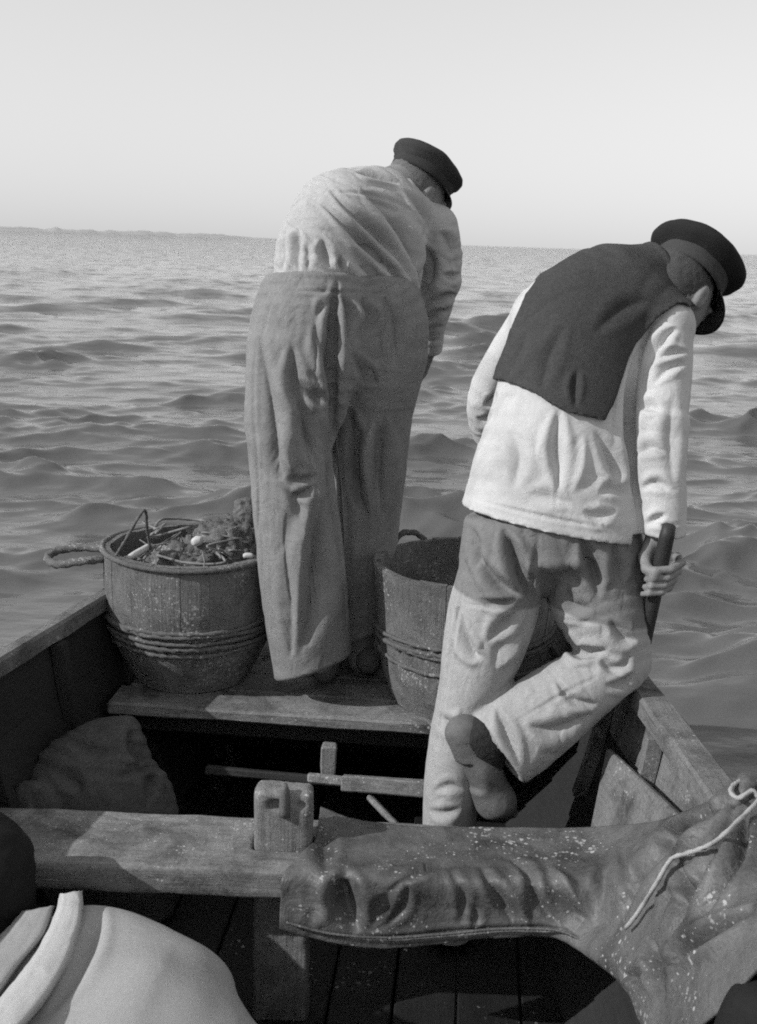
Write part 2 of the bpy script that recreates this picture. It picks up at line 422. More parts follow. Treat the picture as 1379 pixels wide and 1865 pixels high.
def folds(v, q, strokes, facing=0.0):
    """press and raise folds into the cloth: (points on the photo, half width px, depth m; negative depth raises a ridge)"""
    n = normals(v, q)
    px, py = proj(v)
    view = CAM - v; view /= np.linalg.norm(view, axis=1, keepdims=True)
    front = np.clip(((n * view).sum(1) - facing) * 4, 0, 1)
    disp = np.zeros(len(v))
    for pts, wd, dp in strokes:
        c = spline(pts, 8)
        lo = c.min(0) - 4 * wd; hi = c.max(0) + 4 * wd
        s = np.where((px > lo[0]) & (px < hi[0]) & (py > lo[1]) & (py < hi[1]) & (front > 0))[0]
        if not len(s): continue
        best = np.full(len(s), 1e9); par = np.zeros(len(s)); nn = len(c) - 1
        for i in range(nn):
            d = c[i + 1] - c[i]; L2 = d @ d + 1e-9
            t = np.clip(((px[s] - c[i, 0]) * d[0] + (py[s] - c[i, 1]) * d[1]) / L2, 0, 1)
            dd = np.hypot(px[s] - c[i, 0] - t * d[0], py[s] - c[i, 1] - t * d[1])
            m_ = dd < best; best = np.where(m_, dd, best); par = np.where(m_, (i + t) / nn, par)
        sn_ = np.sin(np.pi * np.clip(par, 0, 1))
        taper = sn_ ** 1.1 * 1.1; lw = wd * (0.45 + 0.80 * sn_)
        prof = -np.exp(-(best / (1.25 * lw)) ** 1.1) + 0.46 * np.exp(-((best - 2.0 * lw) / (1.2 * lw)) ** 2)
        disp[s] += 1.25 * dp * prof * taper * front[s]
    return v + n * disp[:, None]
def crumple(v, q, amp, scale, seed=0, aniso=(1, 1, 1)):
    n = normals(v, q)
    P = v * np.array(aniso)
    d = 1 - 2 * np.abs(vnoise(P + 0.15 * fbm(v, scale * 0.7, seed + 5, 2)[:, None] / scale, scale, seed))
    d = d * 0.6 + 0.4 * fbm(P, scale * 2.1, seed + 3, 2)
    return v + n * (amp * d)[:, None]
def drape(v, q, amp, scale, along, seed=0, squash=0.16):
    """long soft flutes that run along one direction of the cloth"""
    n = normals(v, q); a = nrm(along)
    t = v @ a; P = v - np.outer(t, a) + np.outer(t * squash, a)
    P = P + 0.03 * np.stack([vnoise(v, 5, seed + k) for k in range(3)], 1)
    d = np.abs(vnoise(P, scale, seed)) ** 0.8 * 2 - 0.8
    d = d + 0.4 * (np.abs(vnoise(P, scale * 2.2, seed + 7)) * 2 - 0.8)
    m = 0.5 + 0.5 * np.clip(fbm(v, 4, seed + 9, 1) * 1.5, -1, 1)
    return v + n * (amp * d * m)[:, None]
def cloth(v, q, fn, iters=110, din=0.012, dout=0.012, bend=0.35, seed=0, grav=0.0, noise=0.0015):
    """let the cloth, cut a little too large, buckle into wrinkles: fn(edge direction, midpoint) gives the surplus along each edge"""
    rng = np.random.default_rng(seed)
    e = np.concatenate([q[:, [0, 1]], q[:, [1, 2]], q[:, [2, 3]], q[:, [3, 0]], q[:, [0, 2]], q[:, [1, 3]]])
    e = np.unique(np.sort(e, 1), axis=0); a, b = e[:, 0], e[:, 1]; N_ = len(v)
    n = normals(v, q)
    d = v[b] - v[a]; L0 = np.linalg.norm(d, axis=1) + 1e-9
    rest = L0 * (1 + fn(d / L0[:, None], 0.5 * (v[a] + v[b])))
    deg = (np.bincount(a, minlength=N_) + np.bincount(b, minlength=N_)).astype(float) + 1e-9
    u = n * (noise * 2 * fbm(v, 18, seed, 2) + rng.normal(0, noise * 0.3, N_))[:, None]
    acc = lambda w: np.stack([np.bincount(a, w[:, k], N_) - np.bincount(b, w[:, k], N_) for k in range(3)], 1)
    avg = lambda w: np.stack([np.bincount(a, w[b, k], N_) + np.bincount(b, w[a, k], N_) for k in range(3)], 1) / deg[:, None]
    for it in range(iters):
        p = v + u
        d = p[b] - p[a]; L = np.linalg.norm(d, axis=1) + 1e-9
        u = u + acc(d * ((L - rest) / L * 0.5)[:, None]) / deg[:, None] * 2.6
        u = u + bend * (avg(u) - u)
        u[:, 2] -= grav
        h = (u * n).sum(1); hc = dout * np.tanh(np.maximum(h, 0) / dout) + din * np.tanh(np.minimum(h, 0) / din)
        t = u - n * h[:, None]; tl = np.linalg.norm(t, axis=1, keepdims=True)
        u = n * hc[:, None] + t * np.minimum(1, 0.010 / (tl + 1e-9))
    return v + u
def surplus(along, amount, iso=0.0):
    """surplus across a direction: folds run along it"""
    a = nrm(along)
    return lambda d, m: iso + amount * (1 - (d @ a) ** 2)
def tube(path, r, m, name, parent=None, twist=0.0, seg=8, closed=False, rr=None, flat=None, org=None):
    p = np.array(path, float); n = len(p)
    tg = np.gradient(p, axis=0) if not closed else np.roll(p, -1, 0) - np.roll(p, 1, 0)
    tg /= np.linalg.norm(tg, axis=1, keepdims=True) + 1e-12
    ref = V(0, 0, 1) if abs(tg[0][2]) < 0.9 else V(1, 0, 0)
    u = nrm(np.cross(tg[0], ref)); vs = []; L = 0
    for i in range(n):
        u = nrm(u - tg[i] * (u @ tg[i])); v = np.cross(tg[i], u)
        if i: L += np.linalg.norm(p[i] - p[i - 1])
        ri = r if rr is None else rr[i]
        for k in range(seg):
            a = 2 * math.pi * k / seg
            q = ri * (1 + (0.22 * math.sin(3 * a + twist * L) if twist else 0))
            fx = flat if flat else 1.0
            vs.append(p[i] + q * (math.cos(a) * u + fx * math.sin(a) * v))
    fs = []
    for i in range(n if closed else n - 1):
        j = (i + 1) % n
        for k in range(seg):
            fs.append((i * seg + k, i * seg + (k + 1) % seg, j * seg + (k + 1) % seg, j * seg + k))
    if not closed:
        fs.append(tuple(range(seg))[::-1]); fs.append(tuple((n - 1) * seg + k for k in range(seg)))
    if name is None: return vs, fs
    return mk(name, vs, fs, m, parent, org=org)
_bx = [(0, 1, 3, 2), (4, 6, 7, 5), (0, 4, 5, 1), (2, 3, 7, 6), (0, 2, 6, 4), (1, 5, 7, 3)]
def board(name, p0, p1, wv, tv, m, parent, bev=0.004, wob=0.003, nseg=1):
    """a plank from p0 to p1 (centre line); wv and tv are its half width and half thickness vectors"""
    bm = bmesh.new(); p0 = np.array(p0, float); p1 = np.array(p1, float); rings = []
    for i in range(nseg + 1):
        c = p0 + (p1 - p0) * i / nseg
        rings.append([bm.verts.new(c + a * wv * (1 + random.uniform(-wob, wob) * 8) + b * tv + np.array([random.uniform(-wob, wob) for _ in range(3)]) * 0.6)
                      for a, b in ((-1, -1), (1, -1), (1, 1), (-1, 1))])
    for i in range(nseg):
        for k in range(4): bm.faces.new((rings[i][k], rings[i][(k + 1) % 4], rings[i + 1][(k + 1) % 4], rings[i + 1][k]))
    bm.faces.new(rings[0][::-1]); bm.faces.new(rings[-1])
    bmesh.ops.recalc_face_normals(bm, faces=bm.faces)
    if bev: bmesh.ops.bevel(bm, geom=list(bm.edges), offset=bev, segments=1, affect='EDGES', clamp_overlap=True)
    bm.verts.index_update()
    vs = [tuple(v.co) for v in bm.verts]; fs = [tuple(v.index for v in f.verts) for f in bm.faces]; bm.free()
    return mk(name, vs, fs, m, parent, smooth=False)

# ------------------------------------------------------------------ the sea
BO = V(-0.13, 2.6, 0); YAW = math.radians(4.4)
EU = V(math.cos(YAW), -math.sin(YAW), 0); EV = V(math.sin(YAW), math.cos(YAW), 0)
VST, VBOW = 1.08, -5.2                                # stern and bow in boat coordinates
def halfw(v):                                         # half breadth of the boat at the gunwale
    v = np.asarray(v, float)
    a = 0.79 - 0.157 * v - 0.02 * v * v
    b = 0.87
    a = np.where(v < -0.62, np.minimum(b, 0.88 - 0.0 * v), a)
    bow = np.clip((v - VBOW) / 2.6, 0, 1)
    return a * np.sqrt(np.clip(1 - (1 - bow) ** 2, 0, 1)) if np.any(bow < 1) else a
def boat(u, v, z): return BO + EU * u + EV * v + V(0, 0, z)

def build_sea():
    ang = np.concatenate([np.radians(np.arange(-27, 27, 0.085)), np.radians(np.arange(27, 60, 0.4)), np.radians(np.arange(60, 300, 2.0)), np.radians(np.arange(300, 333, 0.4))])
    rad = [0.9]
    while rad[-1] < 6500: rad.append(rad[-1] + min(max(0.05 if rad[-1] < 2.3 else 0.013, rad[-1] ** 2 / 2300.0), 0.25 * rad[-1]))
    rad = np.array(rad); dr = np.gradient(rad)
    A, Rr = np.meshgrid(ang, rad, indexing='xy')
    X = Rr * np.sin(A); Y = Rr * np.cos(A)
    sp = np.maximum(np.repeat(dr[:, None], len(ang), 1), Rr * 0.0015)
    Z = np.zeros_like(X); DX = np.zeros_like(X); DY = np.zeros_like(X)
    rng = np.random.default_rng(5)
    comps = []
    for lam, n, slope in ((7.5, 5, 0.018), (4.2, 7, 0.034), (2.5, 10, 0.060), (1.5, 14, 0.085), (0.85, 18, 0.120), (0.48, 24, 0.130), (0.27, 26, 0.110), (0.15, 24, 0.065)):
        for _ in range(n):
            l = lam * rng.uniform(0.75, 1.3); th = math.radians(90 + 10 + rng.normal(0, 22 if lam > 0.6 else 32))
            comps.append((l, th, slope * math.sqrt(2.0 / n) * rng.uniform(0.6, 1.3), rng.uniform(0, 6.28)))
    for l, th, s, ph in comps:
        k = 2 * math.pi / l; a = s / k
        att = np.clip((l / sp - 1.8) / 2.0, 0, 1)
        cx, cy = math.cos(th), math.sin(th)
        p = k * (X * cx + Y * cy) + ph
        Z += att * a * np.cos(p)
        DX -= att * 1.0 * a * cx * np.sin(p); DY -= att * 1.0 * a * cy * np.sin(p)
    # groups: rougher and calmer patches
    P = np.stack([X.ravel(), Y.ravel(), 0 * X.ravel()], 1)
    g = np.clip(0.95 + 0.75 * fbm(P, 0.35, 9, 3), 0.25, 2.0).reshape(X.shape)
    sg = np.std(Z[(Rr > 4) & (Rr < 30)]); Z = Z + 0.35 * (Z * Z / sg - sg)
    X = X + 1.25 * DX * g; Y = Y + 1.25 * DY * g; Z = Z * g
    n0, n1 = X.shape
    v = np.stack([X.ravel(), Y.ravel(), Z.ravel()], 1)
    i = np.arange(n0 - 1)[:, None] * n1; j = np.arange(n1)[None, :]; j2 = (j + 1) % n1
    q = np.stack([(i + j).ravel(), (i + n1 + j).ravel(), (i + n1 + j2).ravel(), (i + j2).ravel()], 1)
    rel = v - BO; bu = rel @ EU; bv = rel @ EV
    inside = (np.abs(bu) < halfw(np.clip(bv, VBOW, VST)) - 0.10) & (bv < VST - 0.03) & (bv > VBOW + 0.1)
    q = q[~inside[q].any(1)]
    q = q[:, ::-1]
    m = bpy.data.materials.new('sea_water'); m.use_nodes = True
    t = m.node_tree; N = t.nodes; L = t.links; b = N['Principled BSDF']
    b.inputs['Base Color'].default_value = (0.10, 0.10, 0.10, 1)
    b.inputs['Roughness'].default_value = 0.04; b.inputs['IOR'].default_value = 1.34
    tc = N.new('ShaderNodeTexCoord')
    mp = N.new('ShaderNodeMapping'); mp.inputs['Scale'].default_value = (0.55, 1.0, 1.0); L.new(tc.outputs['Object'], mp.inputs[0])
    n1_ = N.new('ShaderNodeTexNoise'); n1_.inputs['Scale'].default_value = 7.0; n1_.inputs['Detail'].default_value = 5; n1_.inputs['Roughness'].default_value = 0.5
    L.new(mp.outputs[0], n1_.inputs['Vector'])
    bp = N.new('ShaderNodeBump'); bp.inputs['Strength'].default_value = 0.45; bp.inputs['Distance'].default_value = 0.025
    L.new(n1_.outputs['Fac'], bp.inputs['Height'])
    n2_ = N.new('ShaderNodeTexNoise'); n2_.inputs['Scale'].default_value = 1.3; n2_.inputs['Detail'].default_value = 3
    L.new(mp.outputs[0], n2_.inputs['Vector'])
    b2 = N.new('ShaderNodeBump'); b2.inputs['Strength'].default_value = 0.5; b2.inputs['Distance'].default_value = 0.10
    L.new(n2_.outputs['Fac'], b2.inputs['Height']); L.new(b2.outputs[0], bp.inputs['Normal']); 
    ln = N.new('ShaderNodeVectorMath'); ln.operation = 'LENGTH'; L.new(tc.outputs['Object'], ln.inputs[0])
    mr = N.new('ShaderNodeMapRange'); mr.inputs['From Min'].default_value = 6; mr.inputs['From Max'].default_value = 160
    mr.inputs['To Min'].default_value = 0.10; mr.inputs['To Max'].default_value = 3.2; L.new(ln.outputs['Value'], mr.inputs['Value'])
    n3 = N.new('ShaderNodeTexNoise'); n3.inputs['Scale'].default_value = 2.6; n3.inputs['Detail'].default_value = 3; L.new(mp.outputs[0], n3.inputs['Vector'])
    sb = N.new('ShaderNodeVectorMath'); sb.operation = 'SUBTRACT'; L.new(n3.outputs['Color'], sb.inputs[0]); sb.inputs[1].default_value = (0.5, 0.5, 0.5)
    ml = N.new('ShaderNodeVectorMath'); ml.operation = 'MULTIPLY'; L.new(sb.outputs[0], ml.inputs[0]); ml.inputs[1].default_value = (1, 1, 0)
    sc_ = N.new('ShaderNodeVectorMath'); sc_.operation = 'SCALE'; L.new(ml.outputs[0], sc_.inputs[0]); L.new(mr.outputs[0], sc_.inputs['Scale'])
    ad = N.new('ShaderNodeVectorMath'); ad.operation = 'ADD'; L.new(bp.outputs[0], ad.inputs[0]); L.new(sc_.outputs[0], ad.inputs[1])
    no = N.new('ShaderNodeVectorMath'); no.operation = 'NORMALIZE'; L.new(ad.outputs[0], no.inputs[0]); L.new(no.outputs[0], b.inputs['Normal'])
    tag(mk('sea', v, q, m, org=(0, 0, 0)), kind='structure')
build_sea()

# low far coast on the left horizon
def build_coast():
    xs = np.linspace(-500, 540, 140); D = 2600.0
    top = []; bot = []
    for i, x in enumerate(xs):
        hgt = np.interp(x, [-500, -200, 0, 60, 200, 330, 430, 520, 540], [14, 12, 9, 8.5, 8, 9, 5, 2, 0.2])
        hgt = max(0.2, hgt + 3.0 * float(vnoise(np.array([[x * 0.05, 0, 0]]), 1.0, 3)[0]) * min(1, hgt / 8) + 1.6 * float(vnoise(np.array([[x * 0.25, 3, 0]]), 1.0, 4)[0]) * min(1, hgt / 8))
        d = ray(x, 430); d[2] = 0; d = d / d[1]
        p = d * D; rows = []
        for t, hz in ((0, -1), (25, hgt * 0.35), (70, hgt * 0.8), (120, hgt), (400, hgt * 0.6), (700, -1)):
            rows.append((p[0] * (1 + t / D), p[1] + t, hz))
        top.append(rows)
    v = [r for c in top for r in c]; f = []
    for i in range(len(xs) - 1):
        for k in range(5): f.append((i * 6 + k, (i + 1) * 6 + k, (i + 1) * 6 + k + 1, i * 6 + k + 1))
    tag(mk('far_coast', v, f, M['land'], org=(0, 2600, 0)), kind='structure')
build_coast()

# ------------------------------------------------------------------ the boat
GZ, PZ, FZ = 0.70, 0.45, 0.02                       # gunwale, stern platform, floor
BOAT = empty('fishing_boat', boat(0, -1.0, -0.3))
tag(BOAT, 'open wooden fishing boat with grey plank seats that the men stand in', 'boat')
def hull_u(v, z):                                     # inner half breadth of the hull at height z
    t = np.clip((GZ - z) / 1.0, 0, 1.2)
    return halfw(v) * (1 - 0.10 * t - 0.42 * t ** 2.2)
def strake(side, z0, z1, m, lap_):
    vs = []; vv = np.linspace(VBOW + 0.02, VST, 34); th = 0.018
    for v in vv:
        for z, off in ((z0, 0.0), (z1, lap_)):
            u = float(hull_u(v, z)) + off
            vs.append(boat(side * u, v, z)); vs.append(boat(side * (u + th), v, z))
    f = []
    for i in range(len(vv) - 1):
        a, b = i * 4, (i + 1) * 4
        f += [(a, b, b + 2, a + 2), (a + 1, a + 3, b + 3, b + 1), (a, a + 1, b + 1, b), (a + 2, b + 2, b + 3, a + 3)]
    e = (len(vv) - 1) * 4
    f += [(0, 2, 3, 1), (e, e + 1, e + 3, e + 2)]
    if side > 0: f = [q[::-1] for q in f]
    return mk('strake', vs, f, m, BOAT, smooth=False)
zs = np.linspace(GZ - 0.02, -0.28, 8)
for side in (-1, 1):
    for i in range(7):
        strake(side, zs[i] , zs[i + 1] - 0.012, M['woody'] if side > 0 and i == 0 else M['tar_shade'], -0.009 if i else -0.004)  # right side below the top strake: shadow of the man put into the colour
    # gunwale: bevelled rail swept along the sheer
    vs = []; f = []; vv = np.linspace(VBOW + 0.02, VST + 0.03, 60)
    gi, go = (0.034, 0.040) if side > 0 else (0.022, 0.026)
    sec = [(-gi, -0.02), (-gi, 0.018), (-gi + 0.008, 0.026), (go - 0.008, 0.026), (go, 0.018), (go, -0.02)]
    for v in vv:
        c = float(halfw(v))
        for du, dz in sec:
            vs.append(boat(side * (c + du), v, GZ + dz) + RNG.normal(0, 0.0012, 3))
    for i in range(len(vv) - 1):
        for k in range(6): f.append((i * 6 + k, i * 6 + (k + 1) % 6, (i + 1) * 6 + (k + 1) % 6, (i + 1) * 6 + k))
    f += [tuple(range(6))[::-1], tuple((len(vv) - 1) * 6 + k for k in range(6))]
    if side < 0: f = [q[::-1] for q in f]
    mk('gunwale', vs, f, M['woody'], BOAT, smooth=False)
    # ribs
    for v in np.arange(-3.4, VST - 0.1, 0.36):
        vs = []; f = []; zz = np.linspace(GZ - 0.025, 0.34 if side > 0 else 0.0, 7)
        for z in zz:
            u = float(hull_u(v, z))
            for du, dv in ((-0.030, -0.02), (-0.030, 0.02), (0.004, 0.02), (0.004, -0.02)):
                vs.append(boat(side * (u + du - 0.008), v + dv, z))
        for i in range(6):
            for k in range(4): f.append((i * 4 + k, i * 4 + (k + 1) % 4, (i + 1) * 4 + (k + 1) % 4, (i + 1) * 4 + k))
        f += [(0, 1, 2, 3)[::-1], (24, 25, 26, 27)]
        if side > 0: f = [q[::-1] for q in f]
        mk('rib', vs, f, M['woody'] if side > 0 else M['tar_shade'], BOAT, smooth=False)
# transom boards
tz = np.linspace(-0.25, GZ + 0.0, 6)
for i in range(5):
    zc = (tz[i] + tz[i + 1]) / 2; hu = float(hull_u(VST, max(zc, -0.2)))
    board('transom_board', boat(-hu, VST - 0.012, zc), boat(hu, VST - 0.012, zc), V(0, 0, (tz[i + 1] - tz[i]) / 2 - 0.002), EV * 0.014, M['tar_shade'], BOAT)
# bottom of the hull under the boards, then the floor boards
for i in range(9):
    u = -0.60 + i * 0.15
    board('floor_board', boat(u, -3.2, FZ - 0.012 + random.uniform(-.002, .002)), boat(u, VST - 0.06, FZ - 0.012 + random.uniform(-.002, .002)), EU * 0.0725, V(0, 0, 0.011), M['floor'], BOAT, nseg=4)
# stern platform: broad planks across the boat, near edge at v ~ 0.33
vv0 = 0.335
for i in range(5):
    v0 = vv0 + i * 0.148; v1 = v0 + 0.144; vm = (v0 + v1) / 2
    hu = float(hull_u(vm, PZ)) - 0.035
    o = board('platform_plank', boat(-hu, vm, PZ - 0.018), boat(hu, vm, PZ - 0.018), EV * 0.0715, V(0, 0, 0.018), M['woodx'], BOAT, bev=0.006, nseg=8)
# beam that carries the platform
board('platform_beam', boat(-0.62, vv0 + 0.10, PZ - 0.075), boat(0.62, vv0 + 0.10, PZ - 0.075), EV * 0.025, V(0, 0, 0.037), M['tar_shade'], BOAT)
board('platform_beam', boat(-0.5, VST - 0.12, PZ - 0.075), boat(0.5, VST - 0.12, PZ - 0.075), EV * 0.025, V(0, 0, 0.037), M['tar_shade'], BOAT)

# thwart (worn, rounded) and the post that stands through it
ta = atz(0, 1466, PZ); tb = atz(1000, 1507, PZ)
TX = nrm(V(tb[0] - ta[0], tb[1] - ta[1], 0)); TY = V(-TX[1], TX[0], 0); TZ = V(0, 0, 1)
THW = 0.118
tc0 = ta - TY * THW - TZ * 0.034
def tpos(x, s, z):                                    # point over the thwart: x across, s -1 near .. 1 far
    t = (x - tc0[0]) / TX[0]; p = tc0 + TX * t + TY * THW * s; p[2] = z; return p
fl = Field(V(-1.02, 2.0, 0.36), V(0.82, 2.45, 0.47), 0.0058)
c = tpos(-0.12, 0, PZ - 0.034)
fl.rbox(c, (TX, TY, TZ), (0.84, THW, 0.034), 0.012)
fl.rbox(tpos(-0.185, 0.05, PZ), (TX, TY, TZ), (0.067, 0.036, 0.2), 0.003, sub=True)
v, q = fl.mesh(2)
n = normals(v, q)
v = v + n * (0.0022 * fbm(v * V(1, 3, 3), 9, 2, 3) - 0.004 * np.clip(fbm(v, 14, 8, 2) - 0.7, 0, 1))[:, None]
mk('thwart', v, q, M['woodx'], BOAT)
fl = Field(V(-0.29, 2.1, -0.02), V(-0.08, 2.36, 0.62), 0.005)
pc = tpos(-0.186, 0.02, 0.3)
ptop = 0.588
fl.rbox(V(pc[0], pc[1], (ptop - 0.0) / 2 + 0.0), (TX, TY, TZ), (0.0635, 0.031, ptop / 2 + 0.0), 0.014)
fl.ell(pc + V(-0.012, -0.03, ptop - 0.3 - 0.032), (TX, TY, TZ), (0.024, 0.02, 0.014), sub=True)
fl.ell(pc + V(0.040, -0.034, ptop - 0.3 - 0.030), (TX, TY, TZ), (0.014, 0.014, 0.010), sub=True)
v, q = fl.mesh(2); n = normals(v, q)
v = v + n * (0.0025 * fbm(v * V(3, 3, 1), 10, 4, 3) - 0.006 * np.clip(fbm(v, 16, 9, 2) - 0.65, 0, 1))[:, None]
POST = mk('mooring_post', v, q, M['woodz'], BOAT)
pp = pc + V(0.004, -0.036, 0)
tube([V(pp[0], pp[1] + 0.002, z) for z in np.linspace(ptop - 0.055, ptop + 0.022, 7)], 0.011, M['iron'], 'pin', POST, rr=[0.012, 0.012, 0.012, 0.0115, 0.011, 0.010, 0.005])

# boards and gear lying in the bilge between thwart and platform
def pxboard(name, a, b, hw, ht, m, parent=BOAT, **k):
    a = at(*a); b = at(*b); d = nrm(b - a); wv = nrm(np.cross(d, FW)) * hw; tv = nrm(np.cross(d, wv)) * ht
    return board(name, a, b, wv, tv, m, parent, **k)
pxboard('knee_block', (598, 1408, 2.76), (600, 1356, 2.76), 0.020, 0.02, M['woodz'], nseg=3, wob=0.004)
pxboard('stringer', (375, 1402, 2.80), (790, 1438, 2.72), 0.012, 0.012, M['tar_shade'], nseg=4)
pxboard('cleat_board', (560, 1416, 2.68), (640, 1424, 2.67), 0.011, 0.012, M['woodz'], nseg=3)
pxboard('cleat_board', (622, 1425, 2.66), (820, 1440, 2.62), 0.020, 0.014, M['woodx'], nseg=4)
pxboard('bottom_brace', (672, 1452, 2.6), (735, 1515, 2.5), 0.006, 0.012, M['woodz'], nseg=2)
# right hand inner boards below the gunwale
def quadboard(name, pts, th, m):
    P = [np.array(p, float) for p in pts]; n = nrm(np.cross(P[1] - P[0], P[3] - P[0]))
    if n @ (CAM - P[0]) < 0: n = -n
    vs = P + [p - n * th for p in P]
    f = [(0, 1, 2, 3), (7, 6, 5, 4), (0, 4, 5, 1), (1, 5, 6, 2), (2, 6, 7, 3), (3, 7, 4, 0)]
    bm = bmesh.new(); bv = [bm.verts.new(p) for p in vs]
    for q_ in f: bm.faces.new([bv[i] for i in q_])
    bmesh.ops.recalc_face_normals(bm, faces=bm.faces)
    bmesh.ops.bevel(bm, geom=list(bm.edges), offset=0.004, segments=1, affect='EDGES')
    bm.verts.index_update()
    o = mk(name, [tuple(p.co) for p in bm.verts], [tuple(p.index for p in g.verts) for g in bm.faces], m, BOAT, smooth=False); bm.free(); return o
quadboard('side_board', (at(1104, 1362, 2.52), at(1240, 1488, 2.10), at(1180, 1545, 2.13), at(1070, 1530, 2.42)), 0.018, M['woody'])

# ------------------------------------------------------------------ tubs
def lathe_r(prof, z):
    return float(np.interp(z, [p[0] for p in prof], [p[1] for p in prof]))
def tub(center, prof, ns, hoops, label, rimrope, tilt=0.0):
    cx, cy, cz = center
    T = empty('tub', center); tag(T, label, 'tub', 'fish tubs on the stern platform')
    H = prof[-1][0]; th = 0.02
    hs = np.linspace(0, H, 9)
    a0 = random.uniform(0, 6)
    for i in range(ns):
        b0 = a0 + 2 * math.pi * i / ns + 0.001; b1 = a0 + 2 * math.pi * (i + 1) / ns - 0.001
        top = random.uniform(-0.005, 0.004); dr = random.uniform(-0.0015, 0.0015)
        vs = []; f = []; na = 4
        for h in hs:
            r = lathe_r(prof, h) + dr
            z = h + (top if h == hs[-1] else 0)
            for rr in (r, r - th):
                for k in range(na):
                    b = b0 + (b1 - b0) * k / (na - 1)
                    vs.append((cx + rr * math.cos(b), cy + rr * math.sin(b), cz + z))
        W = 2 * na
        for j in range(len(hs) - 1):
            for k in range(na - 1):
                f.append((j * W + k, j * W + k + 1, (j + 1) * W + k + 1, (j + 1) * W + k))
                f.append((j * W + na + k + 1, j * W + na + k, (j + 1) * W + na + k, (j + 1) * W + na + k + 1))
            f.append((j * W + na, j * W, (j + 1) * W, (j + 1) * W + na))
            f.append((j * W + na - 1, j * W + 2 * na - 1, (j + 1) * W + 2 * na - 1, (j + 1) * W + na - 1))
        for j in (0, len(hs) - 1):
            for k in range(na - 1):
                qd = (j * W + k, j * W + na + k, j * W + na + k + 1, j * W + k + 1)
                f.append(qd if j == 0 else qd)
        mk('stave', vs, f, M['tub'], T, smooth=False)
    for h, r in hoops:
        R_ = lathe_r(prof, h) + r * 0.55; n = 90; ph = random.uniform(0, 6)
        path = [(cx + R_ * math.cos(a), cy + R_ * math.sin(a), cz + h + 0.006 * math.sin(a + ph) + 0.003 * math.sin(3 * a + ph) + random.uniform(-.0015, .0015)) for a in np.linspace(0, 2 * math.pi, n, endpoint=False)]
        tube(path, r, M['rope'], 'hoop', T, twist=190, seg=8, closed=True, rr=[r * random.uniform(0.75, 1.2) for _ in range(n)])
    # bottom
    n = 28; r = prof[0][1] - 0.012
    vs = [(cx + r * math.cos(a), cy + r * math.sin(a), cz + z) for z in (0.012, 0.03) for a in np.linspace(0, 2 * math.pi, n, endpoint=False)]
    f = [tuple(range(n))[::-1], tuple(range(n, 2 * n))] + [(k, (k + 1) % n, n + (k + 1) % n, n + k) for k in range(n)]
    mk('bottom', vs, f, M['tub'], T, smooth=False)
    if rimrope:
        R_ = prof[-1][1] + 0.004; n = 100
        path = [(cx + R_ * math.cos(a), cy + R_ * math.sin(a), cz + H - 0.006 + 0.004 * math.sin(2 * a + 1)) for a in np.linspace(0, 2 * math.pi, n, endpoint=False)]
        tube(path, 0.008, M['rope'], 'rim_rope', T, twist=190, seg=8, closed=True)
    return T
TLc = V(-0.553, 3.235, PZ + 0.003); TRc = V(0.262, 3.125, PZ + 0.003)
profL = [(0, 0.172), (0.05, 0.197), (0.11, 0.226), (0.18, 0.248), (0.26, 0.256), (0.34, 0.258), (0.405, 0.256)]
profR = [(0, 0.205), (0.03, 0.222), (0.10, 0.240), (0.20, 0.252), (0.30, 0.262), (0.41, 0.272)]
TL = tub(TLc, profL, 20, [(0.135, 0.0075), (0.160, 0.008), (0.176, 0.007), (0.200, 0.008), (0.213, 0.007)], 'round-bellied tub with tangled fishing line, left of the standing man', True)
TR = tub(TRc, profR, 20, [(0.150, 0.007), (0.195, 0.0075), (0.209, 0.007), (0.224, 0.007)], 'straight-sided empty tub between the two men', False)
# rope handle sticking out from the left tub
hp = spline([at(192, 1000, 3.22), at(150, 997, 3.25), at(105, 1003, 3.24), at(86, 1017, 3.20), at(105, 1028, 3.15), at(150, 1022, 3.13), at(190, 1018, 3.15)], 8)
tube(hp, 0.0115, M['rope'], 'rope_handle', TL, twist=160, seg=9)
hp = spline([at(720, 985, 3.36), at(735, 970, 3.38), at(760, 972, 3.40), at(775, 985, 3.39)], 6)
tube(hp, 0.009, M['rope'], 'rope_handle', TR, twist=160, seg=8)
# cord over the left tub's rim
cp = spline([at(188 + 22, 1015, 3.08), at(228, 985, 3.06), at(262, 930, 3.10), at(268, 965, 3.14), at(274, 1000, 3.16)], 8)
tag(tube(cp, 0.0045, M['rope'], 'rim_cord', None, twist=300, seg=6, org=at(262, 1000, 3.1)), 'thin cord in a peak above the rim of the left tub', 'cord')
# contents of the left tub: a heap of weed, line and net
fl = Field(TLc + V(-0.26, -0.26, 0.0), TLc + V(0.30, 0.30, 0.52), 0.007)
fl.ell(TLc + V(0.02, 0.02, 0.22), np.eye(3), (0.20, 0.20, 0.155), 0.05)
fl.ell(TLc + V(0.09, 0.09, 0.34), np.eye(3), (0.12, 0.12, 0.11), 0.06)
fl.ell(TLc + V(-0.05, 0.0, 0.33), np.eye(3), (0.06, 0.06, 0.05), 0.05)
v, q = fl.mesh(1)
v = crumple(v, q, 0.030, 20, 3); v = crumple(v, q, 0.014, 60, 6)
rel = v - TLc
rmax = np.interp(rel[:, 2], [p[0] for p in profL], [p[1] for p in profL]) - 0.03
rr_ = np.hypot(rel[:, 0], rel[:, 1]); s_ = np.minimum(1, rmax / np.maximum(rr_, 1e-6)); v[:, 0] = TLc[0] + rel[:, 0] * s_; v[:, 1] = TLc[1] + rel[:, 1] * s_
v[:, 2] = np.maximum(v[:, 2], TLc[2] + 0.032)
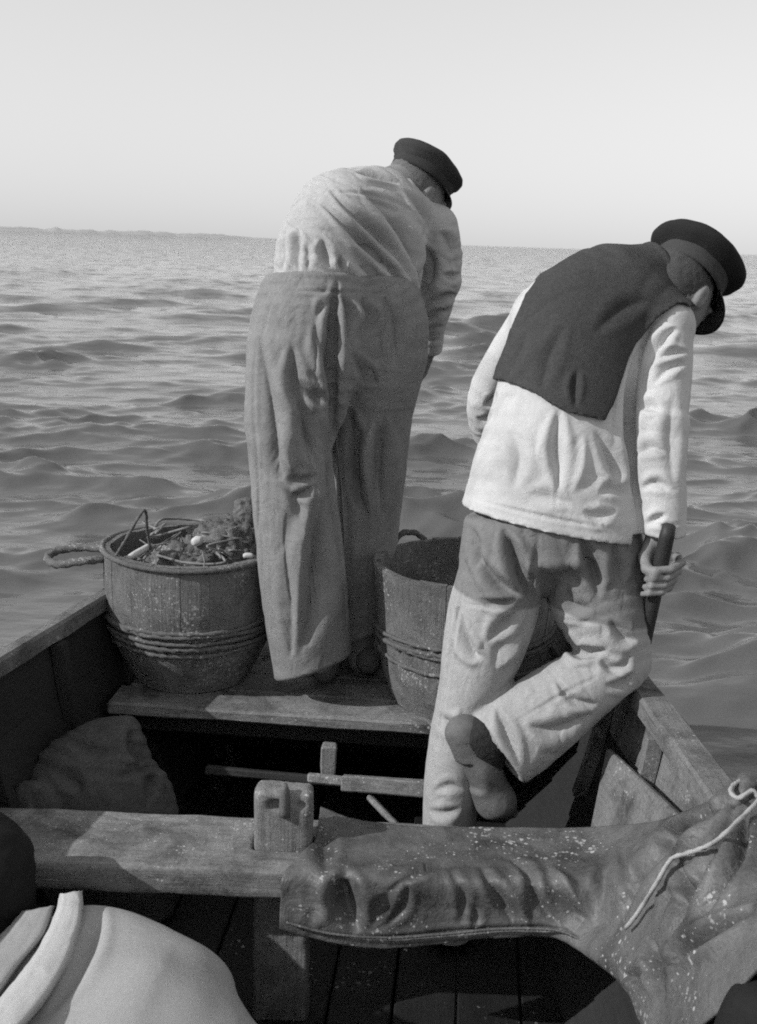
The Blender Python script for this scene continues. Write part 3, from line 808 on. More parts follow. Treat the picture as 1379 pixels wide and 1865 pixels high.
tag(mk('weed_heap', v, q, M['weed']), 'dark wet heap of weed and bait inside the left tub', 'weed')
for k in range(10):
    c = TLc + V(random.uniform(-.12, .14), random.uniform(-.1, .12), 0.40 + random.uniform(-0.02, 0.05))
    pts = [c]
    for _ in range(7):
        c = c + V(random.gauss(0, .055), random.gauss(0, .05), random.gauss(0, .018)); c[2] = min(max(c[2], TLc[2] + .30), TLc[2] + .44)
        r = c[:2] - TLc[:2]; L_ = np.linalg.norm(r)
        if L_ > 0.2: c[:2] = TLc[:2] + r * 0.2 / L_
        pts.append(c)
    tag(tube(spline(pts, 6), random.choice([0.002, 0.003, 0.004]), M['net'], 'fishing_line', None, twist=250, seg=6), 'tangled strand of fishing line in the left tub', 'fishing line', 'tangled lines in the left tub')
def stick(a, b, r, m, name, label, cat):
    p0, p1 = at(*a), at(*b); pts = [p0 + (p1 - p0) * t for t in np.linspace(0, 1, 6)]
    tag(tube(pts, r, m, name, None, seg=10, rr=[r * .8, r, r * 1.05, r, r, r * .7]), label, cat)
stick((233, 1017, 3.08), (275, 993, 3.18), 0.010, M['cork'], 'wooden_peg', 'pale wooden peg leaning on the rim inside the left tub', 'peg')
fl = Field(at(360, 985, 3.2) - 0.05, at(360, 985, 3.2) + 0.05, 0.004)
fl.ell(at(360, 985, 3.2), (V(.9, .2, .4), V(-.2, .98, 0), V(-.4, 0, .9)), (0.02, 0.016, 0.014)); v, q = fl.mesh(1); v = crumple(v, q, 0.002, 60, 2)
tag(mk('cork_float', v, q, M['cork']), 'small pale cork lying on the weed in the left tub', 'cork')
fl = Field(at(452, 1012, 3.1) - 0.04, at(452, 1012, 3.1) + 0.04, 0.004)
fl.ell(at(452, 1012, 3.1), (V(.97, .2, 0), V(-.2, .97, 0), V(0, 0, 1)), (0.016, 0.010, 0.008)); v, q = fl.mesh(1); v = crumple(v, q, 0.002, 60, 4)
tag(mk('bait_scrap', v, q, M['cork']), 'tiny white scrap at the shaded edge of the left tub', 'bait')
# dark bundle standing up behind the weed, half hidden by the man
fl = Field(at(445, 945, 3.38) - V(.1, .1, .12), at(445, 945, 3.38) + V(.1, .1, .1), 0.005)
fl.loft([(448, 1000, 3.36, 22, 0.03), (448, 950, 3.38, 22, 0.03), (447, 915, 3.4, 19, 0.025)], 0.02, cap=0.4)
v, q = fl.mesh(1); v = crumple(v, q, 0.008, 60, 9)
tag(mk('net_bundle', v, q, M['weed']), 'dark net bundle standing in the left tub beside the man', 'net')

# ------------------------------------------------------------------ people
def head_sdf(fl, c, f, u, neck):
    s = np.cross(f, u); A = (f, s, u)
    fl.ell(c + u * 0.018 - f * 0.008, A, (0.098, 0.076, 0.098), 0.02)
    fl.ell(c + f * 0.035 - u * 0.045, A, (0.058, 0.058, 0.072), 0.04)
    fl.ell(c + f * 0.075 - u * 0.098, A, (0.024, 0.030, 0.022), 0.03)
    fl.seg(c + f * 0.092 + u * 0.008, c + f * 0.112 - u * 0.030, 0.009, 0.014, 0.010, 0.014, 0.014)
    fl.ell(c + f * 0.086 - u * 0.062, A, (0.016, 0.026, 0.007), 0.008)
    fl.ell(c + f * 0.084 - u * 0.075, A, (0.015, 0.022, 0.008), 0.008)
    for sg in (-1, 1):
        fl.ell(c + f * 0.098 + s * sg * 0.032 + u * 0.002, A, (0.018, 0.017, 0.010), 0.01, sub=True)
        fl.ell(c + f * 0.082 + s * sg * 0.032 + u * 0.002, A, (0.013, 0.013, 0.012), 0.006)
        fl.seg(c + f * 0.090 + s * sg * 0.012 + u * 0.020, c + f * 0.078 + s * sg * 0.052 + u * 0.020, 0.009, 0.007, 0.009, 0.007, 0.012)
        e = c + s * sg * 0.079 - f * 0.006 - u * 0.012
        ea = (nrm(f * 0.97 - s * sg * 0.25), nrm(s * sg + f * 0.2), u)
        fl.ell(e, ea, (0.021, 0.010, 0.033), 0.008)
        fl.ell(e + s * sg * 0.012 + f * 0.003, ea, (0.011, 0.008, 0.020), 0.004, sub=True)
    fl.seg(c - f * 0.025 - u * 0.05, neck, 0.058, 0.066, 0.06, 0.07, 0.04)
def hand_sdf(fl, wrist, d, side, nrm_, curl=0.6, sc=1.0):
    """wrist, direction of the fingers, thumb side, palm normal (fingers curl towards it)"""
    d = nrm(d); side = nrm(side - d * (side @ d)); nn = np.cross(d, side)
    if nn @ nrm_ < 0: nn = -nn
    pc = wrist + d * 0.05 * sc
    fl.seg(wrist, wrist + d * 0.085 * sc, 0.028 * sc, 0.040 * sc, 0.017 * sc, 0.014 * sc, 0.015, u=side)
    for i, (o, L) in enumerate(((0.030, 0.074), (0.010, 0.082), (-0.010, 0.077), (-0.029, 0.060))):
        p = wrist + d * 0.085 * sc + side * o * sc; a = 0.25; pts = [p]
        for j, fr in enumerate((0.45, 0.32, 0.23)):
            a += curl * (0.9 if j else 0.6)
            p = p + (d * math.cos(a) + nn * math.sin(a)) * L * fr * sc; pts.append(p)
        fl.chain(pts, [0.0095 * sc, 0.009 * sc, 0.0082 * sc, 0.0072 * sc], 0.004)
    p = wrist + d * 0.025 * sc + side * 0.028 * sc
    fl.chain([p, p + (side * .6 + d * .7 + nn * .4) * 0.042 * sc, p + (side * .45 + d * 1.1 + nn * .9) * 0.06 * sc], [0.013 * sc, 0.0105 * sc, 0.009 * sc], 0.01)
def make_cap(parent, c, f, u, crown, kind, m, bandm):
    s = np.cross(f, u)
    base = c + u * 0.048 - f * 0.006
    def ring(prof, n=56, noise=0.0, sx=1.0, tilt=0.0):
        vs = []; fs = []
        for h, r in prof:
            for k in range(n):
                a = 2 * math.pi * k / n
                rr = r * (1 + noise * math.sin(5 * a + 40 * h) * 0.5 + noise * 0.5 * math.sin(3 * a + 1))
                vs.append(base + f * (rr * 1.07 * math.cos(a)) + s * (rr * 0.97 * math.sin(a)) + u * (h + tilt * rr * math.cos(a) / 0.12))
        for j in range(len(prof) - 1):
            for k in range(n): fs.append((j * n + k, j * n + (k + 1) % n, (j + 1) * n + (k + 1) % n, (j + 1) * n + k))
        fs.append(tuple((len(prof) - 1) * n + k for k in range(n)))
        return vs, fs
    R_ = crown
    if kind == 'B':
        prof = [(0.030, 0.092), (0.036, 0.099), (0.044, R_ * 0.88), (0.054, R_ * 0.97), (0.063, R_), (0.072, R_ * 0.985), (0.080, R_ * 0.93), (0.086, R_ * 0.80), (0.089, R_ * 0.55), (0.090, R_ * 0.25), (0.090, 0.004)]
    else:
        prof = [(0.018, 0.092), (0.024, 0.100), (0.032, R_ * 0.90), (0.042, R_ * 0.985), (0.050, R_), (0.059, R_ * 0.97), (0.066, R_ * 0.90), (0.072, R_ * 0.74), (0.075, R_ * 0.5), (0.076, R_ * 0.25), (0.076, 0.004)]
    vs, fs = ring(prof, noise=0.025, tilt=0.008 if kind == 'B' else 0.0)
    vs = np.array(vs); vs = vs + u * (0.005 * fbm(vs, 14, 31, 2))[:, None] + np.outer(0.002 * fbm(vs, 30, 33, 2), f)
    C_ = mk('cap', vs, fs, m, parent)
    vs, fs = ring([(-0.008, 0.0905), (-0.009, 0.094), (0.002, 0.0955), (0.030, 0.0965), (0.038, 0.096), (0.040, 0.088)])
    fs = fs[:-1]
    mk('cap_band', vs, fs, bandm, C_)
    # visor
    vs = []; fs = []; na, nr = 22, 6
    for lay in (0, 1):
        for i in range(na + 1):
            a = math.radians(-72 + 144 * i / na)
            ext = (0.056 if kind == 'B' else 0.026) * max(0.0, math.cos(a * 1.22)) ** 0.6
            for j in range(nr + 1):
                t = j / nr; r = 0.091 + ext * t
                vs.append(base + f * (r * 1.07 * math.cos(a)) + s * (r * 0.97 * math.sin(a)) + u * (-0.002 - 0.042 * t * (ext / 0.056) - 0.004 * lay + 0.010 * math.sin(a) ** 2 * 0))
    K = (na + 1) * (nr + 1)
    for i in range(na):
        for j in range(nr):
            a = i * (nr + 1) + j; fs.append((a, a + 1, a + nr + 2, a + nr + 1)); fs.append((K + a, K + a + nr + 1, K + a + nr + 2, K + a + 1))
        a = i * (nr + 1) + nr; fs.append((a, K + a, K + a + nr + 1, a + nr + 1))
    mk('visor', vs, fs, M['visor'], C_)
    return C_
def hair(parent, c, f, u, m, low=-0.05):
    s = np.cross(f, u)
    fl = Field(c - 0.16, c + 0.16, 0.005)
    fl.ell(c + u * 0.018 - f * 0.010, (f, s, u), (0.1015, 0.080, 0.101), 0)
    fl.ell(c - u * 0.04 - f * 0.045, (f, s, u), (0.052, 0.056, 0.045), 0.03)
    fl.cut(c + f * 0.015, nrm(f + u * 0.35), 0.01)
    fl.cut(c + u * low, -u, 0.01)
    fl.cut(c + u * 0.075, u, 0.01)
    v, q = fl.mesh(2); v = crumple(v, q, 0.002, 70, 4)
    mk('hair', v, q, m, parent)

# ---- the man standing on the platform -----------------------------------------
A0 = V(-0.12, 3.17, PZ)
aF = V(0.80, 0.60, 0); th_ = math.radians(33)
auA = nrm(V(0, 0, 1) * math.cos(th_) + aF * math.sin(th_)); afA = nrm(aF * math.cos(th_) - V(0, 0, 1) * math.sin(th_))
cA = at(783, 304, 3.50) - auA * 0.098
def person_a():
    lo, hi = V(-0.55, 2.8, 0.40), V(0.50, 3.95, 2.10)
    # body
    fl = Field(lo, hi, 0.0060)
    neckA = at(712, 352, 3.42)
    head_sdf(fl, cA, afA, auA, neckA)
    fl.loft([(613, 540, 3.22, 85, 0.10), (625, 440, 3.28, 85, 0.10), (668, 385, 3.36, 80, 0.09), (712, 355, 3.42, 36, 0.06)], 0.04)
    fl.loft([(570, 620, 3.16, 55, 0.09), (535, 800, 3.07, 45, 0.075), (560, 1000, 3.06, 36, 0.06), (585, 1200, 3.10, 26, 0.045)], 0.03)
    fl.loft([(655, 620, 3.20, 55, 0.09), (672, 800, 3.26, 42, 0.075), (668, 1000, 3.29, 32, 0.06), (655, 1200, 3.30, 24, 0.045)], 0.03)
    fl.loft([(790, 418, 3.46, 26, 0.045), (803, 500, 3.47, 24, 0.042), (790, 560, 3.50, 22, 0.04), (782, 628, 3.56, 18, 0.028)], 0.02)
    fl.loft([(590, 370, 3.42, 26, 0.045), (615, 480, 3.56, 22, 0.042), (690, 600, 3.66, 19, 0.036)], 0.02)
    hand_sdf(fl, at(781, 632, 3.56), at(748, 690, 3.60) - at(781, 632, 3.56), V(-0.8, 0.3, 0), V(-0.5, -0.2, 0), 0.55, 1.0)
    hand_sdf(fl, at(690, 600, 3.66), at(740, 650, 3.66) - at(690, 600, 3.66), V(0.3, 0.3, 0.8), V(0.2, -0.9, 0), 0.8, 1.0)
    v, q = fl.mesh(2)
    P = mk('person', v, q, M['skin'], org=A0)
    tag(P, 'man in pale shirt, wide trousers and flat cap standing on the stern platform', 'person')
    hair(P, cA, afA, auA, M['hairA'], -0.055)
    # trousers
    fl = Field(V(-0.50, 2.85, 0.44), V(0.35, 3.50, 1.75), 0.0054)
    fl.loft([(576, 505, 3.18, 86, 0.130), (570, 555, 3.16, 104, 0.145), (563, 615, 3.145, 110, 0.150), (552, 690, 3.135, 99, 0.142), (540, 790, 3.10, 70, 0.09)], 0.05, cap=0.5)
    fl.loft([(668, 507, 3.275, 72, 0.125), (686, 555, 3.285, 82, 0.145), (695, 615, 3.29, 86, 0.150), (688, 690, 3.285, 77, 0.142), (675, 790, 3.29, 58, 0.085)], 0.06, cap=0.5)
    fl.loft([(542, 640, 3.14, 88, 0.14), (530, 720, 3.11, 80, 0.135), (526, 800, 3.08, 75, 0.125), (535, 900, 3.06, 76, 0.118), (546, 1000, 3.05, 78, 0.112), (557, 1100, 3.05, 77, 0.110), (568, 1190, 3.06, 72, 0.105), (572, 1260, 3.07, 64, 0.10)], 0.022, cap=0.5)
    fl.loft([(692, 640, 3.29, 82, 0.14), (678, 720, 3.285, 76, 0.13), (671, 800, 3.29, 74, 0.12), (667, 900, 3.295, 67, 0.115), (660, 1000, 3.30, 62, 0.108), (653, 1100, 3.30, 58, 0.10), (648, 1190, 3.31, 54, 0.095), (645, 1240, 3.31, 50, 0.09)], 0.022, cap=0.5)
    # waist opening and hems
    pA, pB = at(492, 506, 3.22), at(735, 508, 3.22); up_ = nrm(np.cross(np.cross(pB - pA, V(0, 0, 1)), pB - pA)); up_ = up_ if up_[2] > 0 else -up_
    fl.cut(at(612, 506, 3.22), nrm(up_ + V(0, 0.12, 0)), 0.012)
    h0, h1 = at(515, 1240, 3.0), at(640, 1190, 3.05)
    hn = nrm(np.cross(h1 - h0, V(0, 1, -0.15))); hn = hn if hn[2] < 0 else -hn
    fl.cut(h0, hn, 0.012)
    v, q = fl.mesh(3)
    v = drape(v, q, 0.003, 9, V(0.05, 0, 1), 3)
    v = folds(v, q, [
        ([(614, 512), (606, 571), (604, 639), (606, 707), (608, 785)], 7, 0.028), ([(608, 700), (607, 760), (609, 880), (622, 1000), (632, 1150)], 10, 0.018),
        ([(611, 530), (590, 560), (575, 575)], 6, 0.008), ([(621, 528), (634, 571), (631, 630)], 6, 0.012), 
        ([(573, 590), (590, 650), (604, 700)], 8, 0.016), ([(532, 630), (540, 707), (562, 765)], 9, 0.016), ([(545, 690), (570, 720), (600, 735)], 7, 0.012),
        ([(472, 610), (478, 690), (487, 750), (500, 817), (518, 868)], 13, 0.024), ([(543, 725), (567, 800), (588, 862)], 12, 0.020),
        ([(517, 872), (545, 876), (575, 868)], 6, 0.010), ([(530, 908), (552, 898), (570, 886)], 6, 0.010), ([(520, 890), (540, 915), (548, 950)], 7, 0.006),
        ([(505, 770), (525, 840), (540, 865)], 9, -0.014), ([(568, 900), (552, 980), (545, 1080), (540, 1180)], 12, -0.014),
        ([(590, 900), (580, 990), (568, 1090), (560, 1180)], 20, 0.020),
        ([(680, 765), (664, 833), (674, 945)], 8, -0.026), ([(635, 740), (645, 827), (655, 930)], 10, 0.020), ([(700, 760), (697, 850), (700, 950)], 9, 0.016),
        ([(660, 540), (672, 580), (668, 620)], 8, 0.010), ([(640, 545), (652, 570), (656, 600)], 6, -0.008), ([(700, 540), (720, 600), (715, 660)], 9, 0.008),
        ([(640, 640), (665, 680), (690, 700)], 8, 0.008), ([(520, 1000), (530, 1100), (530, 1200)], 8, 0.006),
       ])
    v = cloth(v, q, surplus(V(0.05, 0, 1), 0.22, 0.07), 80, 0.013, 0.011, 0.22, 1)
    v = folds(v, q, [([(614, 510), (607, 571), (605, 639), (607, 720), (610, 800), (612, 900)], 3, 0.007), ([(614, 510), (606, 600), (606, 700), (608, 800)], 9, 0.012),
        ([(500, 532), (560, 530), (614, 531), (680, 533), (745, 540)], 2.5, 0.0035), ([(473, 560), (462, 700), (468, 850), (478, 1000), (490, 1150)], 2.5, 0.003)])
    mk('trousers', v, q, M['trousersA'], P)
    # shirt
    fl = Field(V(-0.50, 2.95, 1.30), V(0.45, 3.85, 2.02), 0.0052)
    fl.loft([(590, 560, 3.19, 70, 0.08), (583, 506, 3.185, 83, 0.112), (592, 442, 3.22, 83, 0.135), (625, 402, 3.28, 82, 0.125)], 0.05)
    fl.loft([(684, 560, 3.30, 72, 0.085), (688, 506, 3.30, 78, 0.108), (698, 440, 3.34, 78, 0.125), (700, 398, 3.38, 70, 0.115)], 0.06)
    fl.loft([(625, 402, 3.28, 80, 0.12), (680, 384, 3.38, 76, 0.11)], 0.05)
    fl.loft([(594, 384, 3.33, 48, 0.085), (655, 372, 3.35, 50, 0.095), (725, 392, 3.42, 48, 0.095), (785, 420, 3.46, 44, 0.085)], 0.05)
    fl.loft([(690, 360, 3.40, 44, 0.08), (722, 356, 3.43, 38, 0.066)], 0.03, cap=0.3)
    pass
    fl.loft([(788, 418, 3.46, 42, 0.078), (801, 465, 3.47, 40, 0.074), (802, 510, 3.47, 36, 0.068)], 0.03)
    fl.loft([(802, 510, 3.47, 35, 0.068), (794, 560, 3.50, 29, 0.056), (787, 600, 3.53, 23, 0.046), (783, 632, 3.56, 22, 0.042)], 0.018, cap=0.4)
    fl.loft([(585, 385, 3.42, 38, 0.07), (612, 480, 3.56, 34, 0.062), (680, 590, 3.65, 28, 0.05)], 0.03, cap=0.4)
    v, q = fl.mesh(3)
    v = drape(v, q, 0.002, 13, at(748, 540, 3.2) - at(604, 390, 3.2), 13)
    v = folds(v, q, [
        ([(585, 368), (640, 420), (669, 448), (723, 499), (755, 560)], 7, 0.022), ([(600, 345), (650, 395), (690, 432), (730, 475), (768, 550)], 7, 0.021),
        ([(655, 340), (715, 400), (740, 440), (757, 475), (770, 545)], 8, 0.022), ([(737, 346), (765, 375), (780, 400), (786, 434)], 6, 0.014),
        ([(660, 350), (700, 372), (730, 392)], 7, 0.008), ([(587, 434), (591, 460), (600, 490)], 7, 0.012), ([(542, 415), (540, 450), (545, 495)], 7, 0.012), ([(560, 440), (562, 490)], 6, 0.006),
        ([(619, 463), (624, 500)], 4, 0.014), ([(648, 313), (680, 319), (726, 334)], 4, 0.012), ([(640, 450), (660, 480), (690, 505)], 7, 0.009),
        ([(700, 470), (725, 510), (735, 540)], 6, 0.009), ([(520, 420), (516, 460), (512, 500)], 6, 0.007),
        ([(771, 441), (784, 480), (776, 520), (768, 555)], 8, 0.016), ([(806, 500), (822, 503), (838, 498)], 5, 0.011), ([(788, 552), (812, 540), (830, 536)], 5, 0.014),
        ([(770, 590), (795, 572), (815, 566)], 5, 0.010), ([(800, 420), (815, 440), (825, 470)], 7, 0.007)])
    ad = nrm(at(748, 540, 3.2) - at(604, 390, 3.2)); arm = nrm(at(795, 560, 3.45) - at(800, 430, 3.4))
    def ex(d, m):
        px, py = proj(m); w_ = np.clip((px - 765) / 12, 0, 1)
        return 0.06 + (1 - w_) * 0.22 * (1 - (d @ ad) ** 2) + w_ * 0.24 * (d @ arm) ** 2
    v = cloth(v, q, ex, 80, 0.013, 0.011, 0.22, 2)
    v = folds(v, q, [([(600, 350), (660, 352), (730, 372), (770, 400)], 2.5, 0.004), ([(785, 385), (772, 430), (768, 480)], 2.5, 0.004), ([(768, 618), (788, 622), (806, 617)], 2.5, 0.004)])
    mk('shirt', v, q, M['shirt'], P)
    make_cap(P, cA, afA, auA, 0.112, 'A', M['capA'], M['capA'])
    # clogs
    for (heel, toe, z) in (((590, 1235, 3.17), (600, 1215, 3.42), 0), ((668, 1225, 3.25), (690, 1200, 3.5), 0)):
        clog(P, at(*heel), at(*toe), V(0, 0, 1), floor=PZ + 0.004)
    return P
def clog(P, heel, toe, up, floor=None, L=0.28):
    if floor is not None: heel = heel.copy(); toe = toe.copy(); heel[2] = toe[2] = floor + 0.045
    d = nrm(toe - heel); toe = heel + d * L; up = nrm(up - d * (up @ d)); s = np.cross(d, up)
    fl = Field(np.minimum(heel, toe) - 0.12, np.maximum(heel, toe) + 0.12, 0.0052)
    p = lambda t, h: heel + d * (t * L) + up * h
    fl.seg(p(0.09, 0), p(0.45, 0.0), 0.043, 0.045, 0.048, 0.045, 0.02, u=s)
    fl.seg(p(0.45, 0), p(0.80, 0.004), 0.048, 0.050, 0.045, 0.044, 0.03, u=s)
    fl.seg(p(0.80, 0.004), p(1.0, 0.034), 0.046, 0.014, 0.040, 0.014, 0.03, u=s)
    fl.seg(p(0.15, 0.050), p(0.50, 0.056), 0.033, 0.036, 0.050, 0.040, u=s, sub=True)
    fl.rbox(p(0.46, -0.048), (d, s, up), (0.040, 0.09, 0.017), 0.006, sub=True)
    fl.cut(p(0, -0.043), -up, 0.003)
    v, q = fl.mesh(1); v = crumple(v, q, 0.0012, 40, 5)
    return mk('clog', v, q, M['clog'], P)
M['hairA'] = mat('cropped_grey_hair', 0.13, 0.3, 90, 0.8, 0.5, 400, 0.3)
person_a()

# ---- the man with one knee on the gunwale ---------------------------------------
B0 = V(0.24, 2.56, FZ)
bF = V(0.75, 0.66, 0); th_ = math.radians(44)
buB = nrm(V(0, 0, 1) * math.cos(th_) + bF * math.sin(th_)); bfB = nrm(bF * math.cos(th_) - V(0, 0, 1) * math.sin(th_))
cB = at(1272, 476, 2.90) - buB * 0.110
def polysdf(px, py, poly):
    d = np.full(px.shape, 1e9); ins = np.zeros(px.shape, bool); n = len(poly)
    for i in range(n):
        a = poly[i]; b = poly[(i + 1) % n]; e = (b[0] - a[0], b[1] - a[1])
        t = np.clip(((px - a[0]) * e[0] + (py - a[1]) * e[1]) / (e[0] ** 2 + e[1] ** 2), 0, 1)
        d = np.minimum(d, np.hypot(px - a[0] - t * e[0], py - a[1] - t * e[1]))
        c = ((a[1] > py) != (b[1] > py)) & (px < e[0] * (py - a[1]) / (e[1] + 1e-9) + a[0]); ins ^= c
    return np.where(ins, -d, d)
def jacket_field(h):
    fl = Field(V(0.05, 2.38, 0.98), V(1.02, 3.20, 1.86), h)
    fl.loft([(1004, 965, 2.63, 172, 0.165), (1007, 900, 2.64, 158, 0.152), (1013, 830, 2.66, 144, 0.145), (1022, 750, 2.69, 124, 0.14), (1045, 650, 2.74, 122, 0.135), (1080, 580, 2.79, 116, 0.125), (1125, 530, 2.83, 78, 0.10)], 0.05, cap=0.5)
    fl.loft([(985, 575, 2.80, 48, 0.085), (1060, 545, 2.81, 66, 0.10), (1140, 550, 2.80, 66, 0.10), (1215, 592, 2.76, 46, 0.078)], 0.05)
    fl.loft([(1212, 600, 2.75, 50, 0.076), (1208, 690, 2.69, 50, 0.070), (1202, 770, 2.64, 50, 0.066)], 0.018)
    fl.loft([(1202, 770, 2.64, 50, 0.066), (1200, 850, 2.60, 48, 0.062), (1205, 920, 2.575, 43, 0.057), (1208, 985, 2.56, 38, 0.052)], 0.012, cap=0.5)
    fl.loft([(975, 575, 2.84, 40, 0.065), (915, 660, 2.90, 34, 0.060), (884, 725, 2.93, 32, 0.056), (890, 790, 2.98, 27, 0.05), (945, 860, 3.06, 24, 0.045)], 0.02)
    fl.loft([(1130, 520, 2.83, 62, 0.085), (1185, 500, 2.86, 46, 0.070)], 0.03, cap=0.3)
    return fl
def person_b():
    fl = Field(V(0.10, 2.30, 0.02), V(1.02, 3.22, 1.90), 0.0046)
    head_sdf(fl, cB, bfB, buB, at(1150, 525, 2.85))
    fl.loft([(1000, 960, 2.63, 105, 0.11), (1008, 830, 2.66, 100, 0.10), (1040, 680, 2.73, 92, 0.10), (1100, 565, 2.81, 80, 0.085), (1150, 528, 2.85, 40, 0.06)], 0.04)
    fl.loft([(935, 1010, 2.62, 58, 0.09), (888, 1160, 2.58, 50, 0.075), (842, 1310, 2.56, 38, 0.06), (822, 1480, 2.56, 32, 0.05), (820, 1660, 2.56, 26, 0.04)], 0.03)
    fl.loft([(1065, 1010, 2.63, 60, 0.09), (1105, 1130, 2.58, 50, 0.075), (1125, 1210, 2.55, 40, 0.06)], 0.03)
    fl.loft([(1125, 1215, 2.55, 40, 0.055), (1030, 1275, 2.52, 40, 0.055), (915, 1335, 2.49, 28, 0.04)], 0.03)
    fl.loft([(1212, 610, 2.75, 32, 0.05), (1202, 780, 2.64, 30, 0.044), (1203, 900, 2.585, 26, 0.038), (1199, 985, 2.568, 20, 0.026)], 0.02)
    fl.loft([(975, 580, 2.84, 28, 0.045), (886, 730, 2.93, 22, 0.04), (945, 860, 3.06, 18, 0.03)], 0.02)
    hand_sdf(fl, at(945, 862, 3.06), V(0.6, 0.5, -0.4), V(0, 0, 1), V(0.3, -0.8, 0), 0.7, 1.0)
    # right hand closed round the rod
    fl.loft([(1199, 975, 2.568, 20, 0.024), (1196, 1000, 2.560, 25, 0.018), (1206, 1040, 2.552, 30, 0.016), (1200, 1068, 2.552, 26, 0.014)], 0.012)
    for i, (ky, ty) in enumerate(((1022, 1038), (1038, 1053), (1053, 1067), (1066, 1080))):
        w_ = 36 - i * 3.5; r = 0.0094 - 0.0006 * i
        xs = 1206 - i * 4
        fl.chain([at(xs + w_ - 8, ky - 8, 2.548), at(xs + w_, ky + 2, 2.520), at(xs + w_ * 0.45, ty - 1, 2.482), at(xs - 12, ty + 1, 2.478), at(xs - 24, ty + 2, 2.500)], [r * 1.2, r * 1.1, r, r * 0.95, r * 0.85], 0.003)
    fl.chain([at(1184, 992, 2.555), at(1174, 1016, 2.530), at(1178, 1036, 2.500), at(1194, 1046, 2.476)], [0.016, 0.0135, 0.0115, 0.0095], 0.008)
    v, q = fl.mesh(1)
    P = mk('person', v, q, M['skin'], org=B0)
    tag(P, 'man in white jacket with dark neckcloth and peaked cap, one knee on the gunwale', 'person')
    hair(P, cB, bfB, buB, M['hair'], -0.06)
    # trousers
    fl = Field(V(0.02, 2.22, 0.05), V(0.82, 2.90, 1.22), 0.0054)
    fl.loft([(1000, 940, 2.635, 150, 0.150), (1003, 1000, 2.63, 160, 0.155)], 0.03, cap=0.3)
    fl.loft([(938, 985, 2.63, 92, 0.14), (912, 1060, 2.61, 80, 0.125), (896, 1120, 2.60, 80, 0.115), (878, 1190, 2.585, 72, 0.105), (858, 1260, 2.575, 60, 0.095), (838, 1330, 2.57, 52, 0.088), (826, 1400, 2.565, 50, 0.085), (820, 1470, 2.56, 48, 0.08), (818, 1560, 2.56, 46, 0.078), (818, 1690, 2.56, 46, 0.078)], 0.022, cap=0.3)
    fl.loft([(1068, 1000, 2.64, 98, 0.145), (1085, 1070, 2.61, 92, 0.125), (1108, 1140, 2.58, 76, 0.11), (1126, 1200, 2.56, 58, 0.092)], 0.022)
    main = fl
    fl = Field(main.lo, main.lo + main.h * (main.n - 1.5), main.h)
    fl.loft([(1126, 1205, 2.555, 54, 0.085), (1075, 1238, 2.535, 62, 0.085), (1010, 1285, 2.515, 72, 0.085), (950, 1330, 2.495, 80, 0.076), (880, 1378, 2.48, 80, 0.072)], 0.012, cap=0.25)
    # open cuff: a bell cut slantwise, thin hanging back edge
    cn = nrm(at(900, 1362, 2.485) - at(1000, 1290, 2.51))
    fl.cut(at(897, 1352, 2.488), nrm(cn + 0.15 * V(0, -1, 0)), 0.012)
    fl.loft([(925, 1348, 2.49, 62, 0.058), (870, 1385, 2.478, 66, 0.062)], sub=True, cap=0.5)
    main.add(tuple(slice(0, k) for k in main.n), fl.f, 0.012); fl = main
    v, q = fl.mesh(3)
    v = drape(v, q, 0.003, 10, V(-0.25, 0, 1), 23, 0.22)
    v = folds(v, q, [
        ([(916, 963), (930, 1000), (950, 1050), (975, 1105)], 9, 0.022), ([(856, 985), (890, 1045), (920, 1070), (952, 1086)], 8, 0.014),
        ([(833, 1105), (845, 1160), (862, 1190), (880, 1198)], 7, 0.014), ([(888, 1170), (915, 1140), (952, 1110)], 8, 0.012), ([(905, 1220), (930, 1190), (950, 1160)], 9, -0.010),
        ([(1060, 977), (1078, 1030), (1092, 1090)], 9, 0.018), ([(1027, 1150), (1046, 1184), (1075, 1188), (1110, 1185)], 7, 0.016), ([(1092, 1195), (1112, 1218), (1135, 1235)], 7, 0.007),
        ([(1013, 1238), (1035, 1268), (1060, 1280), (1090, 1282)], 6, 0.010), ([(1110, 1130), (1135, 1160), (1160, 1168)], 8, 0.012), ([(1120, 980), (1125, 1030), (1128, 1070)], 8, 0.009),
        ([(1030, 1060), (1040, 1100), (1080, 1110)], 10, 0.008), ([(960, 1320), (1010, 1330), (1080, 1300)], 10, 0.010),
        ([(1150, 1195), (1128, 1215), (1090, 1212)], 6, 0.006), ([(1100, 1250), (1130, 1245), (1155, 1225)], 6, 0.009), ([(905, 1290), (925, 1340), (950, 1392)], 7, 0.010),
        ([(870, 1090), (900, 1100), (945, 1090)], 5, 0.009), ([(800, 1300), (820, 1320), (850, 1330)], 8, 0.007), ([(780, 1475), (810, 1482), (840, 1470)], 6, 0.005), ([(790, 1440), (820, 1432), (846, 1438)], 6, 0.004), ([(860, 960), (868, 1000), (866, 1040)], 7, 0.008)])
    ex = lambda d, m: 0.09 + 0.16 * (1 - d[:, 2] ** 2)
    v = cloth(v, q, ex, 80, 0.013, 0.011, 0.22, 3)
    v = folds(v, q, [([(858, 960), (846, 1060), (826, 1160), (808, 1280), (790, 1400)], 2.5, 0.004), ([(984, 965), (972, 1040), (968, 1095)], 3, 0.006), ([(838, 1098), (880, 1104), (940, 1100)], 2.5, 0.003), ([(1010, 1126), (1060, 1132), (1110, 1134)], 2.5, 0.003), ([(1110, 1222), (1030, 1262), (925, 1322)], 2.5, 0.003), ([(872, 1300), (905, 1360), (945, 1418)], 2.5, 0.004)])
    mk('trousers', v, q, M['trousersB'], P)
    # jacket
    fl = jacket_field(0.0052)
